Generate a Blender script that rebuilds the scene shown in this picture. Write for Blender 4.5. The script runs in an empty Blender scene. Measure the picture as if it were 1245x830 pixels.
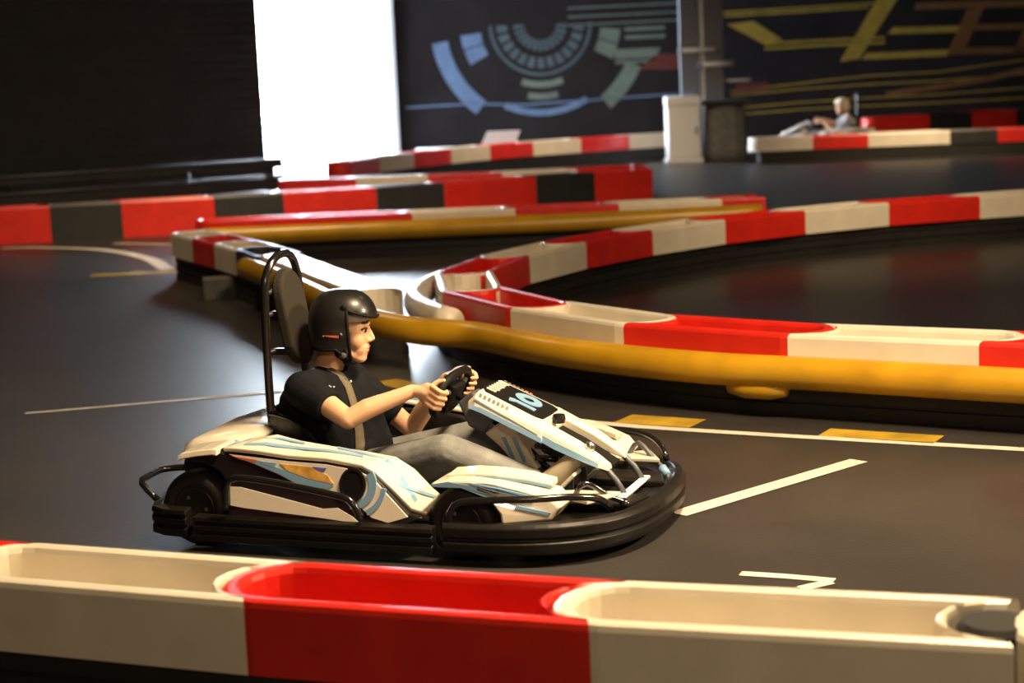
import bpy, bmesh, math, random
from mathutils import Vector, Matrix
from mathutils.bvhtree import BVHTree
random.seed(7)
scene = bpy.context.scene
COL = scene.collection
PI = math.pi

# ------------------------------------------------------------------ camera
cam_d = bpy.data.cameras.new('camera')
cam = bpy.data.objects.new('camera', cam_d)
COL.objects.link(cam)
PITCH, ROLL = math.atan((415 - 77) / 2200.0), math.radians(2.5)
_fw = Vector((0, math.cos(PITCH), -math.sin(PITCH)))
_r0, _u0 = Vector((1, 0, 0)), Vector((0, math.sin(PITCH), math.cos(PITCH)))
_rt = _r0 * math.cos(ROLL) - _u0 * math.sin(ROLL)
_up = _u0 * math.cos(ROLL) + _r0 * math.sin(ROLL)
m = Matrix((_rt, _up, -_fw)).transposed().to_4x4()
m.translation = (0, 0, 1.72)
cam.matrix_world = m
cam_d.sensor_fit = 'HORIZONTAL'
cam_d.sensor_width = 36.0
cam_d.lens = 2200.0 / 1245.0 * 36.0
cam_d.clip_end = 300
cam_d.dof.use_dof = True
cam_d.dof.focus_distance = 6.9
cam_d.dof.aperture_fstop = 2.4
scene.camera = cam

# ------------------------------------------------------------------ colour management
vs = scene.view_settings
vs.view_transform = 'Standard'
vs.look = 'None'
vs.gamma = 1.0
vs.use_curve_mapping = False
vs.exposure = 0.0

# ------------------------------------------------------------------ sky
world = bpy.data.worlds.new('sky')
scene.world = world
world.use_nodes = True
bg = world.node_tree.nodes['Background']
bg.inputs['Color'].default_value = (0.78, 0.89, 1.0, 1)
bg.inputs['Strength'].default_value = 55.0

# ------------------------------------------------------------------ lamps of the hall
def area(name, loc, target, sx, sy, power, col, spread=160):
    d = bpy.data.lights.new(name, 'AREA')
    d.shape = 'RECTANGLE'
    d.size, d.size_y = sx, sy
    d.energy = power
    d.color = col
    d.spread = math.radians(spread)
    o = bpy.data.objects.new(name, d)
    COL.objects.link(o)
    o.location = loc
    o.rotation_euler = (Vector(target) - Vector(loc)).to_track_quat('-Z', 'Y').to_euler()
    return o
WARM = (1.0, 0.73, 0.43)
area('hall_lamp', (1.5, 5.3, 4.6), (0.5, 6.2, 0), 1.3, 0.5, 400, WARM, 150)
area('hall_lamp', (5.0, 5.3, 3.4), (-0.2, 6.9, 0.5), 1.0, 0.4, 70, WARM, 70)
area('hall_lamp', (0.5, -2.0, 4.2), (1.5, 9.0, 0), 2.0, 0.6, 70, WARM, 140)
area('hall_lamp', (2.6, 10.2, 5.0), (2.4, 10.4, 0), 1.3, 0.5, 15, WARM, 110)
area('hall_lamp', (3.2, 11.8, 3.6), (3.2, 15.8, 0.3), 1.3, 0.5, 34, WARM, 75)
area('hall_lamp', (-3.6, 14.0, 5.0), (-3.6, 14.6, 0), 1.3, 0.5, 60, WARM, 140)
area('hall_lamp', (-2.6, 15.5, 4.6), (-2.6, 20.6, 0.3), 1.3, 0.5, 125, WARM, 100)
area('hall_lamp', (6.4, 25.2, 3.2), (6.6, 28.3, 0.3), 1.6, 0.5, 42, WARM, 70)
area('hall_lamp', (0.4, 25.8, 3.4), (0.8, 29.8, 0.3), 1.6, 0.5, 42, WARM, 80)

# ------------------------------------------------------------------ materials
MAT = {}
def mat(name, col, rough=0.5, metal=0.0, spec=0.5, var=0.0, vscale=8.0, bump=0.0, bscale=120.0, coat=0.0, rvar=0.0, sheen=0.0):
    m = bpy.data.materials.new(name)
    m.use_nodes = True
    nt = m.node_tree
    b = nt.nodes['Principled BSDF']
    b.inputs['Base Color'].default_value = (*col, 1)
    b.inputs['Roughness'].default_value = rough
    b.inputs['Metallic'].default_value = metal
    b.inputs['Specular IOR Level'].default_value = spec
    b.inputs['Coat Weight'].default_value = coat
    b.inputs['Coat Roughness'].default_value = 0.08
    b.inputs['Sheen Weight'].default_value = sheen
    tc = nt.nodes.new('ShaderNodeTexCoord')
    if var or rvar:
        n = nt.nodes.new('ShaderNodeTexNoise')
        n.inputs['Scale'].default_value = vscale
        n.inputs['Detail'].default_value = 5
        nt.links.new(tc.outputs['Object'], n.inputs['Vector'])
        if var:
            r = nt.nodes.new('ShaderNodeValToRGB')
            r.color_ramp.elements[0].position = 0.3
            r.color_ramp.elements[1].position = 0.7
            r.color_ramp.elements[0].color = (*[max(0, c * (1 - var)) for c in col], 1)
            r.color_ramp.elements[1].color = (*[min(1, c * (1 + var)) for c in col], 1)
            nt.links.new(n.outputs['Fac'], r.inputs['Fac'])
            nt.links.new(r.outputs['Color'], b.inputs['Base Color'])
        if rvar:
            mr = nt.nodes.new('ShaderNodeMapRange')
            mr.inputs['From Min'].default_value = 0.3
            mr.inputs['From Max'].default_value = 0.7
            mr.inputs['To Min'].default_value = rough - rvar
            mr.inputs['To Max'].default_value = rough + rvar
            nt.links.new(n.outputs['Fac'], mr.inputs['Value'])
            nt.links.new(mr.outputs['Result'], b.inputs['Roughness'])
    if bump:
        n2 = nt.nodes.new('ShaderNodeTexNoise')
        n2.inputs['Scale'].default_value = bscale
        n2.inputs['Detail'].default_value = 3
        nt.links.new(tc.outputs['Object'], n2.inputs['Vector'])
        bp = nt.nodes.new('ShaderNodeBump')
        bp.inputs['Strength'].default_value = bump
        bp.inputs['Distance'].default_value = 0.01
        nt.links.new(n2.outputs['Fac'], bp.inputs['Height'])
        nt.links.new(bp.outputs['Normal'], b.inputs['Normal'])
    MAT[name] = m
    return m
mat('asphalt', (0.036, 0.033, 0.031), 0.37, var=0.22, vscale=1.3, bump=0.12, bscale=60)
mat('wall_black', (0.020, 0.020, 0.024), 0.62, var=0.3, vscale=2)
mat('wall_mural', (0.012, 0.010, 0.012), 0.6, spec=0.2, var=0.3, vscale=1.2)
mat('ceiling_dark', (0.02, 0.02, 0.02), 0.8)
mat('pavement', (0.6, 0.62, 0.6), 0.8)
mat('block_red', (0.62, 0.022, 0.012), 0.34, var=0.12, vscale=5)
mat('block_white', (0.72, 0.66, 0.55), 0.36, var=0.07, vscale=5)
mat('block_black', (0.018, 0.019, 0.020), 0.42, var=0.2, vscale=5)
mat('rubber', (0.012, 0.011, 0.010), 0.6, var=0.3, vscale=7)
mat('tube_yellow', (0.50, 0.27, 0.012), 0.30, var=0.15, vscale=4)
mat('paint_white', (0.62, 0.58, 0.50), 0.6, var=0.15, vscale=9)
mat('paint_yellow', (0.42, 0.27, 0.02), 0.6, var=0.3, vscale=6)
mat('mural_blue', (0.10, 0.17, 0.30), 0.6, var=0.2, vscale=4)
mat('mural_green', (0.11, 0.15, 0.125), 0.6, var=0.2, vscale=4)
mat('mural_teal', (0.05, 0.085, 0.10), 0.6, var=0.2, vscale=4)
mat('mural_yellow', (0.30, 0.20, 0.02), 0.6, var=0.2, vscale=4)
mat('mural_orange', (0.15, 0.06, 0.012), 0.6, var=0.2, vscale=4)
mat('mural_red', (0.10, 0.015, 0.01), 0.6)
mat('steel_grey', (0.12, 0.13, 0.15), 0.45, 0.3)
mat('white_metal', (0.74, 0.76, 0.80), 0.4)
mat('grey_cloth', (0.13, 0.13, 0.12), 0.8, var=0.2, vscale=9)
mat('kart_white', (0.80, 0.74, 0.62), 0.18, coat=0.5, var=0.04, vscale=6)
mat('kart_blue', (0.22, 0.40, 0.62), 0.28, coat=0.4)
mat('kart_black', (0.010, 0.010, 0.011), 0.30, spec=0.5)
mat('bumper_black', (0.010, 0.009, 0.008), 0.40, var=0.25, vscale=10, spec=0.3)
mat('tube_black', (0.010, 0.010, 0.010), 0.18, spec=0.6, coat=0.5)
mat('steel', (0.55, 0.55, 0.55), 0.3, 1.0)
mat('tyre', (0.014, 0.012, 0.011), 0.6, bump=0.15, bscale=160)
mat('rim', (0.06, 0.06, 0.06), 0.35, 0.7)
mat('sticker_orange', (0.75, 0.42, 0.10), 0.4, var=0.35, vscale=30)
mat('sticker_red', (0.60, 0.14, 0.07), 0.4)
mat('sticker_violet', (0.12, 0.13, 0.50), 0.4)
mat('sticker_dark', (0.14, 0.10, 0.06), 0.5)
mat('pad_grey', (0.032, 0.028, 0.022), 0.8, spec=0.2, bump=0.2, bscale=220)
mat('skin', (0.72, 0.42, 0.26), 0.5, var=0.05, vscale=12)
mat('lip', (0.56, 0.22, 0.16), 0.45)
mat('brow', (0.10, 0.05, 0.03), 0.8)
mat('eye_white', (0.75, 0.72, 0.68), 0.2)
mat('eye_dark', (0.03, 0.02, 0.015), 0.15)
mat('shirt', (0.006, 0.007, 0.010), 0.9, var=0.3, vscale=14, bump=0.4, bscale=22, spec=0.2)
mat('jeans', (0.20, 0.21, 0.21), 0.85, var=0.35, vscale=9, bump=0.5, bscale=18)
mat('shoe', (0.42, 0.36, 0.26), 0.7, var=0.15, vscale=12)
mat('sole', (0.6, 0.56, 0.48), 0.7)
mat('helmet_black', (0.010, 0.010, 0.010), 0.36, coat=0.35)
mat('trim_black', (0.005, 0.005, 0.005), 0.6, spec=0.2)
mat('sock_white', (0.62, 0.58, 0.52), 0.9)
mat('belt_grey', (0.13, 0.11, 0.07), 0.8, var=0.1, vscale=30)
mat('sole_dark', (0.02, 0.02, 0.02), 0.7)
mat('helmet_cream', (0.72, 0.58, 0.42), 0.4)
mat('shirt_grey', (0.34, 0.34, 0.36), 0.9)

# ------------------------------------------------------------------ mesh helpers
def tagit(o, label=None, cat=None, group=None, kind=None):
    if label: o['label'] = label
    if cat: o['category'] = cat
    if group: o['group'] = group
    if kind: o['kind'] = kind
    return o

def mk(name, verts, faces, material, parent=None, smooth=False, bevel=0.0, subsurf=0, solid=0.0, fixn=True, seg=2):
    me = bpy.data.meshes.new(name)
    me.from_pydata([tuple(v) for v in verts], [], [tuple(f) for f in faces])
    if fixn:
        bm = bmesh.new(); bm.from_mesh(me)
        bmesh.ops.recalc_face_normals(bm, faces=bm.faces)
        bm.to_mesh(me); bm.free()
    if smooth:
        for p in me.polygons: p.use_smooth = True
    o = bpy.data.objects.new(name, me)
    COL.objects.link(o)
    if material: me.materials.append(MAT[material])
    if parent: o.parent = parent
    if solid:
        s = o.modifiers.new('solid', 'SOLIDIFY'); s.thickness = solid; s.offset = 0
    if bevel:
        b = o.modifiers.new('bevel', 'BEVEL'); b.width = bevel; b.segments = seg
        b.limit_method = 'ANGLE'; b.angle_limit = math.radians(35); b.harden_normals = False
    if subsurf:
        s = o.modifiers.new('sub', 'SUBSURF'); s.levels = subsurf; s.render_levels = subsurf
    return o

def empty(name, loc=(0, 0, 0), rz=0.0):
    o = bpy.data.objects.new(name, None)
    COL.objects.link(o)
    o.location = loc
    o.rotation_euler = (0, 0, rz)
    o.empty_display_size = 0.1
    return o

class G:
    """collects geometry for one mesh"""
    def __init__(s): s.v = []; s.f = []
    def add(s, v, f):
        n = len(s.v); s.v += [tuple(x) for x in v]; s.f += [tuple(i + n for i in q) for q in f]; return s
    def box(s, a, b):
        x0, y0, z0 = a; x1, y1, z1 = b
        return s.add([(x0,y0,z0),(x1,y0,z0),(x1,y1,z0),(x0,y1,z0),(x0,y0,z1),(x1,y0,z1),(x1,y1,z1),(x0,y1,z1)],
                     [(0,3,2,1),(4,5,6,7),(0,1,5,4),(1,2,6,5),(2,3,7,6),(3,0,4,7)])
    def tube(s, pts, r, n=10, closed=False, rs=None):
        pts = [Vector(p) for p in pts]; N = len(pts)
        T = []
        for i in range(N):
            a = pts[(i - 1) % N] if (closed or i > 0) else pts[i]
            b = pts[(i + 1) % N] if (closed or i < N - 1) else pts[i]
            T.append((b - a).normalized())
        up = Vector((0, 0, 1)) if abs(T[0].z) < 0.9 else Vector((1, 0, 0))
        nrm = (up - T[0] * up.dot(T[0])).normalized()
        V = []; F = []
        for i in range(N):
            nrm = (nrm - T[i] * nrm.dot(T[i])).normalized()
            bn = T[i].cross(nrm)
            rr = rs[i] if rs else r
            for k in range(n):
                a = 2 * PI * k / n
                V.append(pts[i] + (nrm * math.cos(a) + bn * math.sin(a)) * rr)
        M = N if closed else N - 1
        for i in range(M):
            j = (i + 1) % N
            for k in range(n):
                F.append((i*n+k, i*n+(k+1)%n, j*n+(k+1)%n, j*n+k))
        if not closed:
            F.append(tuple(range(n))[::-1]); F.append(tuple((N-1)*n+k for k in range(n)))
        return s.add(V, F)
    def lathe(s, prof, origin, axis='Y', n=28):
        """prof = [(radius, along)], closed shape of revolution"""
        V = []; F = []; m_ = len(prof)
        for k in range(n):
            a = 2 * PI * k / n
            for r, h in prof:
                c, d = r * math.cos(a), r * math.sin(a)
                p = {'Y': (c, h, d), 'X': (h, c, d), 'Z': (c, d, h)}[axis]
                V.append((origin[0]+p[0], origin[1]+p[1], origin[2]+p[2]))
        for k in range(n):
            k2 = (k + 1) % n
            for i in range(m_ - 1):
                F.append((k*m_+i, k*m_+i+1, k2*m_+i+1, k2*m_+i))
        F.append(tuple(k*m_ for k in range(n))); F.append(tuple(k*m_+m_-1 for k in range(n)))
        return s.add(V, F)
    def loft(s, rings, closed_ring=True, caps=True):
        n = len(rings[0]); V = [p for r in rings for p in r]; F = []
        for i in range(len(rings) - 1):
            for k in range(n if closed_ring else n - 1):
                k2 = (k + 1) % n
                F.append((i*n+k, i*n+k2, (i+1)*n+k2, (i+1)*n+k))
        if caps and closed_ring:
            F.append(tuple(range(n))); F.append(tuple((len(rings)-1)*n+k for k in range(n)))
        return s.add(V, F)
    def prism(s, poly, fn0, fn1):
        """poly of 2D points lifted to 3D by fn0 (one face) and fn1 (other face)"""
        n = len(poly)
        V = [fn0(*p) for p in poly] + [fn1(*p) for p in poly]
        F = [tuple(range(n)), tuple(range(2*n-1, n-1, -1))] + [(i, (i+1) % n, n+(i+1) % n, n+i) for i in range(n)]
        return s.add(V, F)
    def mk(s, name, material, parent=None, **k): return mk(name, s.v, s.f, material, parent, **k)

def spline(pts, step):
    """Catmull-Rom through pts, resampled evenly"""
    P = [Vector(p) for p in pts]
    P = [P[0] * 2 - P[1]] + P + [P[-1] * 2 - P[-2]]
    out = []
    for i in range(1, len(P) - 2):
        for k in range(24):
            t = k / 24
            a, b, c, d = P[i-1], P[i], P[i+1], P[i+2]
            out.append(0.5 * ((2*b) + (c-a)*t + (2*a-5*b+4*c-d)*t*t + (3*b-a-3*c+d)*t**3))
    out.append(P[-2])
    res = [out[0]]; acc = 0.0
    for i in range(1, len(out)):
        a, b = out[i-1], out[i]; L = (b - a).length
        while acc + L >= step:
            t = (step - acc) / L
            a = a.lerp(b, t); res.append(a); L = (b - a).length; acc = 0.0
        acc += L
    if (res[-1] - out[-1]).length > 0.02: res.append(out[-1])
    return res

def offset_path(pts, d):
    """shift a ground path sideways (positive = to the right of travel)"""
    out = []
    for i, p in enumerate(pts):
        a = pts[max(0, i-1)]; b = pts[min(len(pts)-1, i+1)]
        t = (b - a); t.z = 0; t.normalize()
        out.append(p + Vector((t.y, -t.x, 0)) * d)
    return out

ORD = ['first','second','third','fourth','fifth','sixth','seventh','eighth','ninth','tenth','eleventh','twelfth','thirteenth','fourteenth']

# ------------------------------------------------------------------ the hall
def struct(o): o['kind'] = 'structure'; return o
floor = struct(G().add([(-16,-5,0),(18,-5,0),(18,34.3,0),(-16,34.3,0)], [(0,1,2,3)]).mk('floor', 'asphalt'))
struct(G().box((-20, 34.3, -0.12), (18, 70, -0.01)).mk('pavement_outside', 'pavement'))
struct(G().box((-30, 26.0, -0.12), (-16.1, 34.3, -0.01)).mk('pavement_yard', 'pavement'))
struct(G().box((-16, -5.2, 0), (18, -5.0, 6)).mk('wall_front', 'wall_black'))
struct(G().box((18, -5.2, 0), (18.2, 34.5, 6)).mk('wall_right', 'wall_black'))
struct(G().box((-16.2, -5.2, 0), (-16, 25.2, 6)).mk('wall_side', 'wall_black'))
struct(G().box((-16.2, -5.2, 6), (18.2, 34.5, 6.2)).mk('ceiling', 'ceiling_dark'))
struct(G().box((-1.99, 34.2, 0), (18.2, 34.4, 6)).mk('wall_back', 'wall_mural'))
# left wall: ribbed black cladding, ends at the doorway
wl = G()
A0, A1 = Vector((-16.2, 25.2, 0)), Vector((-3.93, 30.0, 0))
dirw = (A1 - A0).normalized(); nw = Vector((dirw.y, -dirw.x, 0))
prof = []
z = 0.0
while z < 6.0:
    prof += [(0.0, z), (0.0, z + 0.055), (0.022, z + 0.075), (0.022, z + 0.13)]
    z += 0.15
prof += [(0.0, 6.0), (-0.18, 6.0), (-0.18, 0.0)]
wl.loft([[p + nw * a + Vector((0, 0, h)) for a, h in prof] for p in (A0, A1)])
struct(wl.mk('wall_left', 'wall_black'))
# doorway: frame posts and lintel between the two walls
dr = empty('door_1', (-3.9, 30.0, 0)); struct(dr)
B0, B1 = Vector((-3.93, 30.0, 0)), Vector((-1.86, 34.2, 0))
G().box((1.86, 4.08, 0), (1.96, 4.32, 5.6)).mk('door_post', 'white_metal', dr)
lt = G()
dd = (B1 - B0)
lt.loft([[Vector((0,0,5.5)) + dd*t + nw2 for nw2 in (Vector((-.1,.05,0)), Vector((.1,-.05,0)), Vector((.1,-.05,.5)), Vector((-.1,.05,.5)))] for t in (0, 1)])
lt.mk('door_lintel', 'wall_black', dr)

# ------------------------------------------------------------------ floor paint (part of the floor)
def stripe(name, pts, w, material='paint_white', zz=0.003):
    P = [Vector((*p, zz)) for p in pts]
    l = offset_path(P, -w / 2); r = offset_path(P, w / 2)
    V = l + r; n = len(P)
    return mk(name, V, [(i, i+1, n+i+1, n+i) for i in range(n-1)], material, floor, fixn=False)
stripe('painted_line', [(-2.59, 9.42), (-1.95, 9.58), (-1.35, 9.72), (-0.9, 9.80)], 0.05)
ln = spline([(-0.62, 9.62, 0), (-0.2, 9.05, 0), (0.41, 8.49, 0), (1.03, 8.12, 0), (2.16, 7.53, 0), (3.2, 6.98, 0)], 0.25)
stripe('painted_line', [(p.x, p.y) for p in ln], 0.07)
stripe('painted_dash', [(0.60, 6.69), (1.44, 7.46)], 0.09)
stripe('painted_arrow', [(0.73, 5.86), (0.88, 5.80), (1.02, 5.73)], 0.05)
stripe('painted_arrow', [(1.005, 5.715), (0.90, 5.655)], 0.05, zz=0.004)
lf = spline([(-5.4, 19.3, 0), (-5.0, 19.2, 0), (-4.16, 18.6, 0), (-3.5, 17.5, 0), (-3.1, 16.4, 0)], 0.3)
stripe('painted_line', [(p.x, p.y) for p in lf], 0.14)
stripe('painted_line', [(-4.2, 19.3), (-3.62, 18.95), (-3.0, 18.6)], 0.1)
stripe('painted_patch', [(-3.75, 16.15), (-2.95, 16.2)], 0.22, 'paint_yellow')
stripe('painted_patch', [(-0.72, 9.95), (-0.5, 9.62)], 0.16, 'paint_yellow')
stripe('painted_patch', [(0.52, 8.58), (0.86, 8.38)], 0.20, 'paint_yellow')
stripe('painted_patch', [(1.40, 8.06), (1.86, 7.80)], 0.17, 'paint_yellow')

# ------------------------------------------------------------------ track barriers
BW = 0.38       # block width
def block_mesh(name, L, z0, z1, material, w=BW / 2, lid=False):
    a = 0.16; gap = 0.012; t = 0.056; rr = 0.020
    n = 9
    def outline(d):
        wi = w - d; pts = []
        for k in range(n + 1):                      # convex left end, top to bottom
            th = PI / 2 + PI * k / n
            pts.append((math.cos(th) * (a - d), math.sin(th) * wi))
        e = L - gap - d * 0.5
        for k in range(n + 1):                      # concave right end, bottom to top
            th = -PI / 2 - PI * k / n
            pts.append((e + math.cos(th) * a * (1 if d < t else 1), math.sin(th) * wi))
        return pts
    def lift(d, z): return [(x, y, z) for x, y in outline(d)]
    h = z1
    rings = [lift(0, z0), lift(0, h - rr), lift(rr * .3, h - rr * .3), lift(rr, h), lift(t - rr, h), lift(t - rr * .3, h - rr * .3), lift(t, h - rr), lift(t + 0.006, z0 + 0.04)]
    if lid: rings = rings[:4]
    g = G(); g.loft(rings, True, False)
    N = len(rings[0])
    # floor of the trough: pair up both long sides
    last = (len(rings) - 1) * N
    g.f.append(tuple(last + k for k in range(N)))
    g.f.append(tuple(range(N))[::-1])
    return g.mk(name, material)

def chain(bounds, cols, desc, group, z0=0.20, z1=0.40, skip=(), w=BW / 2, lid=False):
    """blocks between successive boundary points; cols: string of r/w/k"""
    out = []; cnt = {}
    nm = {'r': 'red', 'w': 'white', 'k': 'black'}
    seq = []
    for i in range(len(bounds) - 1):
        c = cols[i % len(cols)]
        p, q = Vector((*bounds[i][:2], 0)), Vector((*bounds[i+1][:2], 0))
        o = block_mesh('barrier_block', (q - p).length, z0, z1, 'block_' + nm[c], w, lid)
        o.location = p
        o.rotation_euler = (0, 0, math.atan2(q.y - p.y, q.x - p.x))
        if i in skip: lab = None
        else:
            cnt[c] = cnt.get(c, 0) + 1
            lab = f'{ORD[cnt[c]-1]} {nm[c]} barrier block {desc}'
        tagit(o, lab, 'barrier', group)
        out.append(o)
    return out

def even(pts, L):
    return [(p.x, p.y) for p in spline([(*p, 0) for p in pts], L)]

def skirt(name, pts, hw, z1, label, group=None):
    """black rubber belt stack under a row of blocks"""
    P = spline([(*p, 0) for p in pts], 0.2)
    prof = [(-hw, 0.0), (-hw, z1*.30), (-hw+.012, z1*.32), (-hw+.012, z1*.36), (-hw, z1*.38), (-hw, z1*.64), (-hw+.012, z1*.66), (-hw+.012, z1*.70), (-hw, z1*.72), (-hw, z1-.004)]
    prof = prof + [(-a, h) for a, h in prof[::-1]]
    rings = []
    offs = {a: offset_path(P, a) for a, h in prof}
    for i in range(len(P)):
        rings.append([offs[a][i] + Vector((0, 0, h)) for a, h in prof])
    o = G().loft(rings).mk(name, 'rubber')
    return tagit(o, label, 'rubber wall', group)

def rail(name, pts, r, zc, label, clamps=(), material='tube_yellow'):
    P = spline([(*p[:2], p[2] if len(p) > 2 else zc) for p in pts], 0.12)
    t = empty(name, (P[0].x, P[0].y, 0))
    o = G().tube([p - t.location for p in P], r, 14).mk('tube', material, t, smooth=True)
    for c in clamps:
        cc = Vector((c[0], c[1], zc)) - t.location
        G().lathe([(0.0, -.16), (.035, -.15), (.055, -.06), (.055, .06), (.035, .15), (0.0, .16)], (0, 0, 0), 'X', 16).mk('strap_sleeve', 'tube_yellow', t, smooth=True)
        s = [k for k in t.children if k.name.startswith('strap_sleeve')][-1]
        s.location = cc + Vector((0, 0, -r * 1.0)); s.rotation_euler = (0, 0, c[2])
    return tagit(t, label, 'bumper rail')

# near row, right by the camera
fore_b = [(-2.35, 5.33), (-1.46, 4.97), (-0.63, 4.63), (0.23, 4.315), (1.15, 4.025)]
fb = chain(fore_b, 'rwrw', '', 'blocks of the front barrier row')
for o, l in zip(fb, ['red barrier block peeking in at the left picture edge behind the cream block',
                     'cream white open-topped barrier block at the lower left, left of the big red block',
                     'big red open-topped barrier block in the foreground between two white ones',
                     'long cream white open-topped barrier block at the lower right foreground']): o['label'] = l
o = chain([(1.275, 3.984), (2.2, 3.69)], 'w', '', 'blocks of the front barrier row')[0]
o['label'] = 'cream white barrier block cut off by the lower right picture edge'
skirt('belt_wall', [(-2.6, 5.40), (-1.60, 5.02), (-0.72, 4.66), (0.15, 4.34), (1.13, 4.03), (2.1, 3.72)], 0.17, 0.20, 'low black rubber wall under the foreground row of red and white blocks')
jr = G().lathe([(0.0, .21), (.08, .21), (.092, .23), (.092, .380), (.08, .396), (0.0, .396)], (1.095, 4.041, 0), 'Z', 20).mk('rubber_joint', 'rubber', smooth=False)
tagit(jr, 'black rubber joint between two cream blocks at the lower right edge', 'joint')
rail('bumper_rail', [(1.32, 3.74), (1.7, 3.62), (2.2, 3.46)], 0.075, 0.24, 'yellow bumper rail end at the lower right picture corner')

# hairpin in the middle
loop = [(2.95, 7.65), (2.57, 7.88), (2.31, 8.07), (1.7, 8.44), (1.05, 8.85), (0.43, 9.47), (0.13, 9.97), (-0.18, 10.62), (-0.31, 11.2), (-0.28, 11.78), (-0.10, 12.4), (0.23, 13.06), (0.78, 13.87), (1.73, 14.81), (2.58, 15.36), (3.37, 15.75), (4.4, 16.03), (5.3, 16.31)]
lb = even(loop, 0.92)
chain(lb, 'rw', 'along the hairpin counted from its near right end', 'blocks of the hairpin barrier')
skirt('belt_wall', loop, 0.165, 0.20, 'low black rubber wall under the hairpin of red and white blocks')
# leg running from the hairpin tip back towards the doorway
leg = [(-2.72, 15.62), (-2.30, 14.75), (-1.85, 13.74), (-1.22, 12.01), (-0.78, 10.80)]
legb = even(leg, 0.64)
chain(legb[:5], 'wrwk', 'from the far left end of the short leg', 'blocks of the short barrier leg')
lidb = chain(legb[4:], 'w', 'with closed top along the short leg behind the headrest', 'closed blocks of the short barrier leg', w=0.145, lid=True)
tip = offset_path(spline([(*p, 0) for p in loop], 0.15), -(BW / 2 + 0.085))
tip = [p for p in tip if 10.15 < p.y < 12.6 and p.x < 0.2]  # rail added round the tip, its white stands in for the doorway glare
rail('bumper_rail', [(p.x, p.y) for p in tip[::2]], 0.08, 0.27, 'added rail around the tip of the hairpin, white in place of doorway glare', (), 'block_white')
skirt('belt_wall', leg, 0.165, 0.20, 'low black rubber wall under the short barrier leg behind the headrest')
G_ = G().box((-0.13, -0.09, 0), (0.13, 0.09, 0.17)).mk('ballast_box', 'grey_cloth', bevel=0.01)
G_.location = (-2.26, 14.05, 0); G_.rotation_euler = (0, 0, 0.2)
tagit(G_, 'small dark grey box on the floor at the foot of the short barrier leg', 'box')
near = [Vector((*p, 0)) for p in [(3.2, 7.48), (2.57, 7.88), (1.7, 8.44), (1.05, 8.85), (0.43, 9.47), (0.05, 9.95)]]
tb = offset_path(near, -(BW / 2 + 0.06))
legv = [Vector((*p, 0)) for p in leg]
tb2 = offset_path(legv, (BW / 2 + 0.06))
tpath = [(p.x, p.y) for p in tb[:-1]] + [(-0.20, 10.00), (-0.52, 10.20, .235), (-0.80, 10.48, .26), (-1.02, 10.9, .285), (-1.42, 12.0, .30), (-1.96, 13.45, .30)]
rail('bumper_rail', tpath, 0.08, 0.225, 'long yellow bumper rail sweeping along the near side of the hairpin', [(1.16, 8.47, -0.58)])

# row with yellow rail behind the hairpin
D_ = [(-2.75, 16.92), (-1.61, 16.88), (-0.12, 16.84), (1.37, 16.86), (2.4, 16.94)]
chain(even(D_, 0.95), 'rrwrwr', 'from the left behind the straight yellow rail', 'blocks of the middle barrier row')
skirt('belt_wall', D_, 0.165, 0.20, 'low black rubber wall under the middle barrier row')
rail('bumper_rail', [(p[0] - 0.05, p[1] - BW/2 - 0.07) for p in D_], 0.085, 0.255, 'straight yellow bumper rail in mid hall behind the short barrier leg')

# red and black row along the left wall
Eb = [(-7.0, 19.62), (-6.1, 19.8), (-5.02, 20.02), (-4.26, 20.16), (-3.25, 20.3), (-2.51, 20.45), (-1.5, 20.72), (-0.75, 20.97), (0.3, 21.4), (1.0, 21.7), (1.72, 21.95)]
ek = chain(Eb[1:], 'rkrkrkrkr', 'from the left in the tall red and black row', 'blocks of the red and black row', z0=0.0, z1=0.40)
# white and red row just behind it
Fb = even([(-2.75, 23.3), (-0.5, 23.0), (1.8, 23.15)], 0.92)
chain(Fb, 'rwrwr', 'from the left just behind the red-black row', 'blocks of the row behind the red and black row', z0=0.0, z1=0.37)
# curved row near the doorway
Gb = even([(-2.35, 25.9), (-1.86, 27.01), (-1.04, 28.2), (-0.03, 29.3), (1.06, 29.95), (1.7, 30.3), (2.95, 30.8)], 0.93)
chain(Gb, 'rw', 'from the left between doorway and white cabinet', 'blocks of the far curved row', z0=0.22, z1=0.45)
skirt('belt_wall', Gb, 0.17, 0.22, 'low black rubber wall under the far row between doorway and cabinet')
# right-hand far row
Rb = [(3.97, 28.32), (4.80, 28.30), (5.66, 28.25), (6.9, 28.15), (7.62, 28.05), (8.7, 27.9), (9.6, 27.8)]
chain(Rb, 'wrwkrw', 'from the left in front of the far kart', 'blocks of the far right row', z0=0.20, z1=0.41)
skirt('belt_wall', Rb, 0.17, 0.20, 'low black rubber wall under the far right row')
Hb = [(6.5, 32.2), (7.55, 32.6), (8.4, 33.0), (9.3, 33.3), (10.2, 33.5)]
chain(Hb, 'rkrk', 'from the left below the yellow mural lettering', 'blocks of the hindmost row', z0=0.0, z1=0.5)

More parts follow.
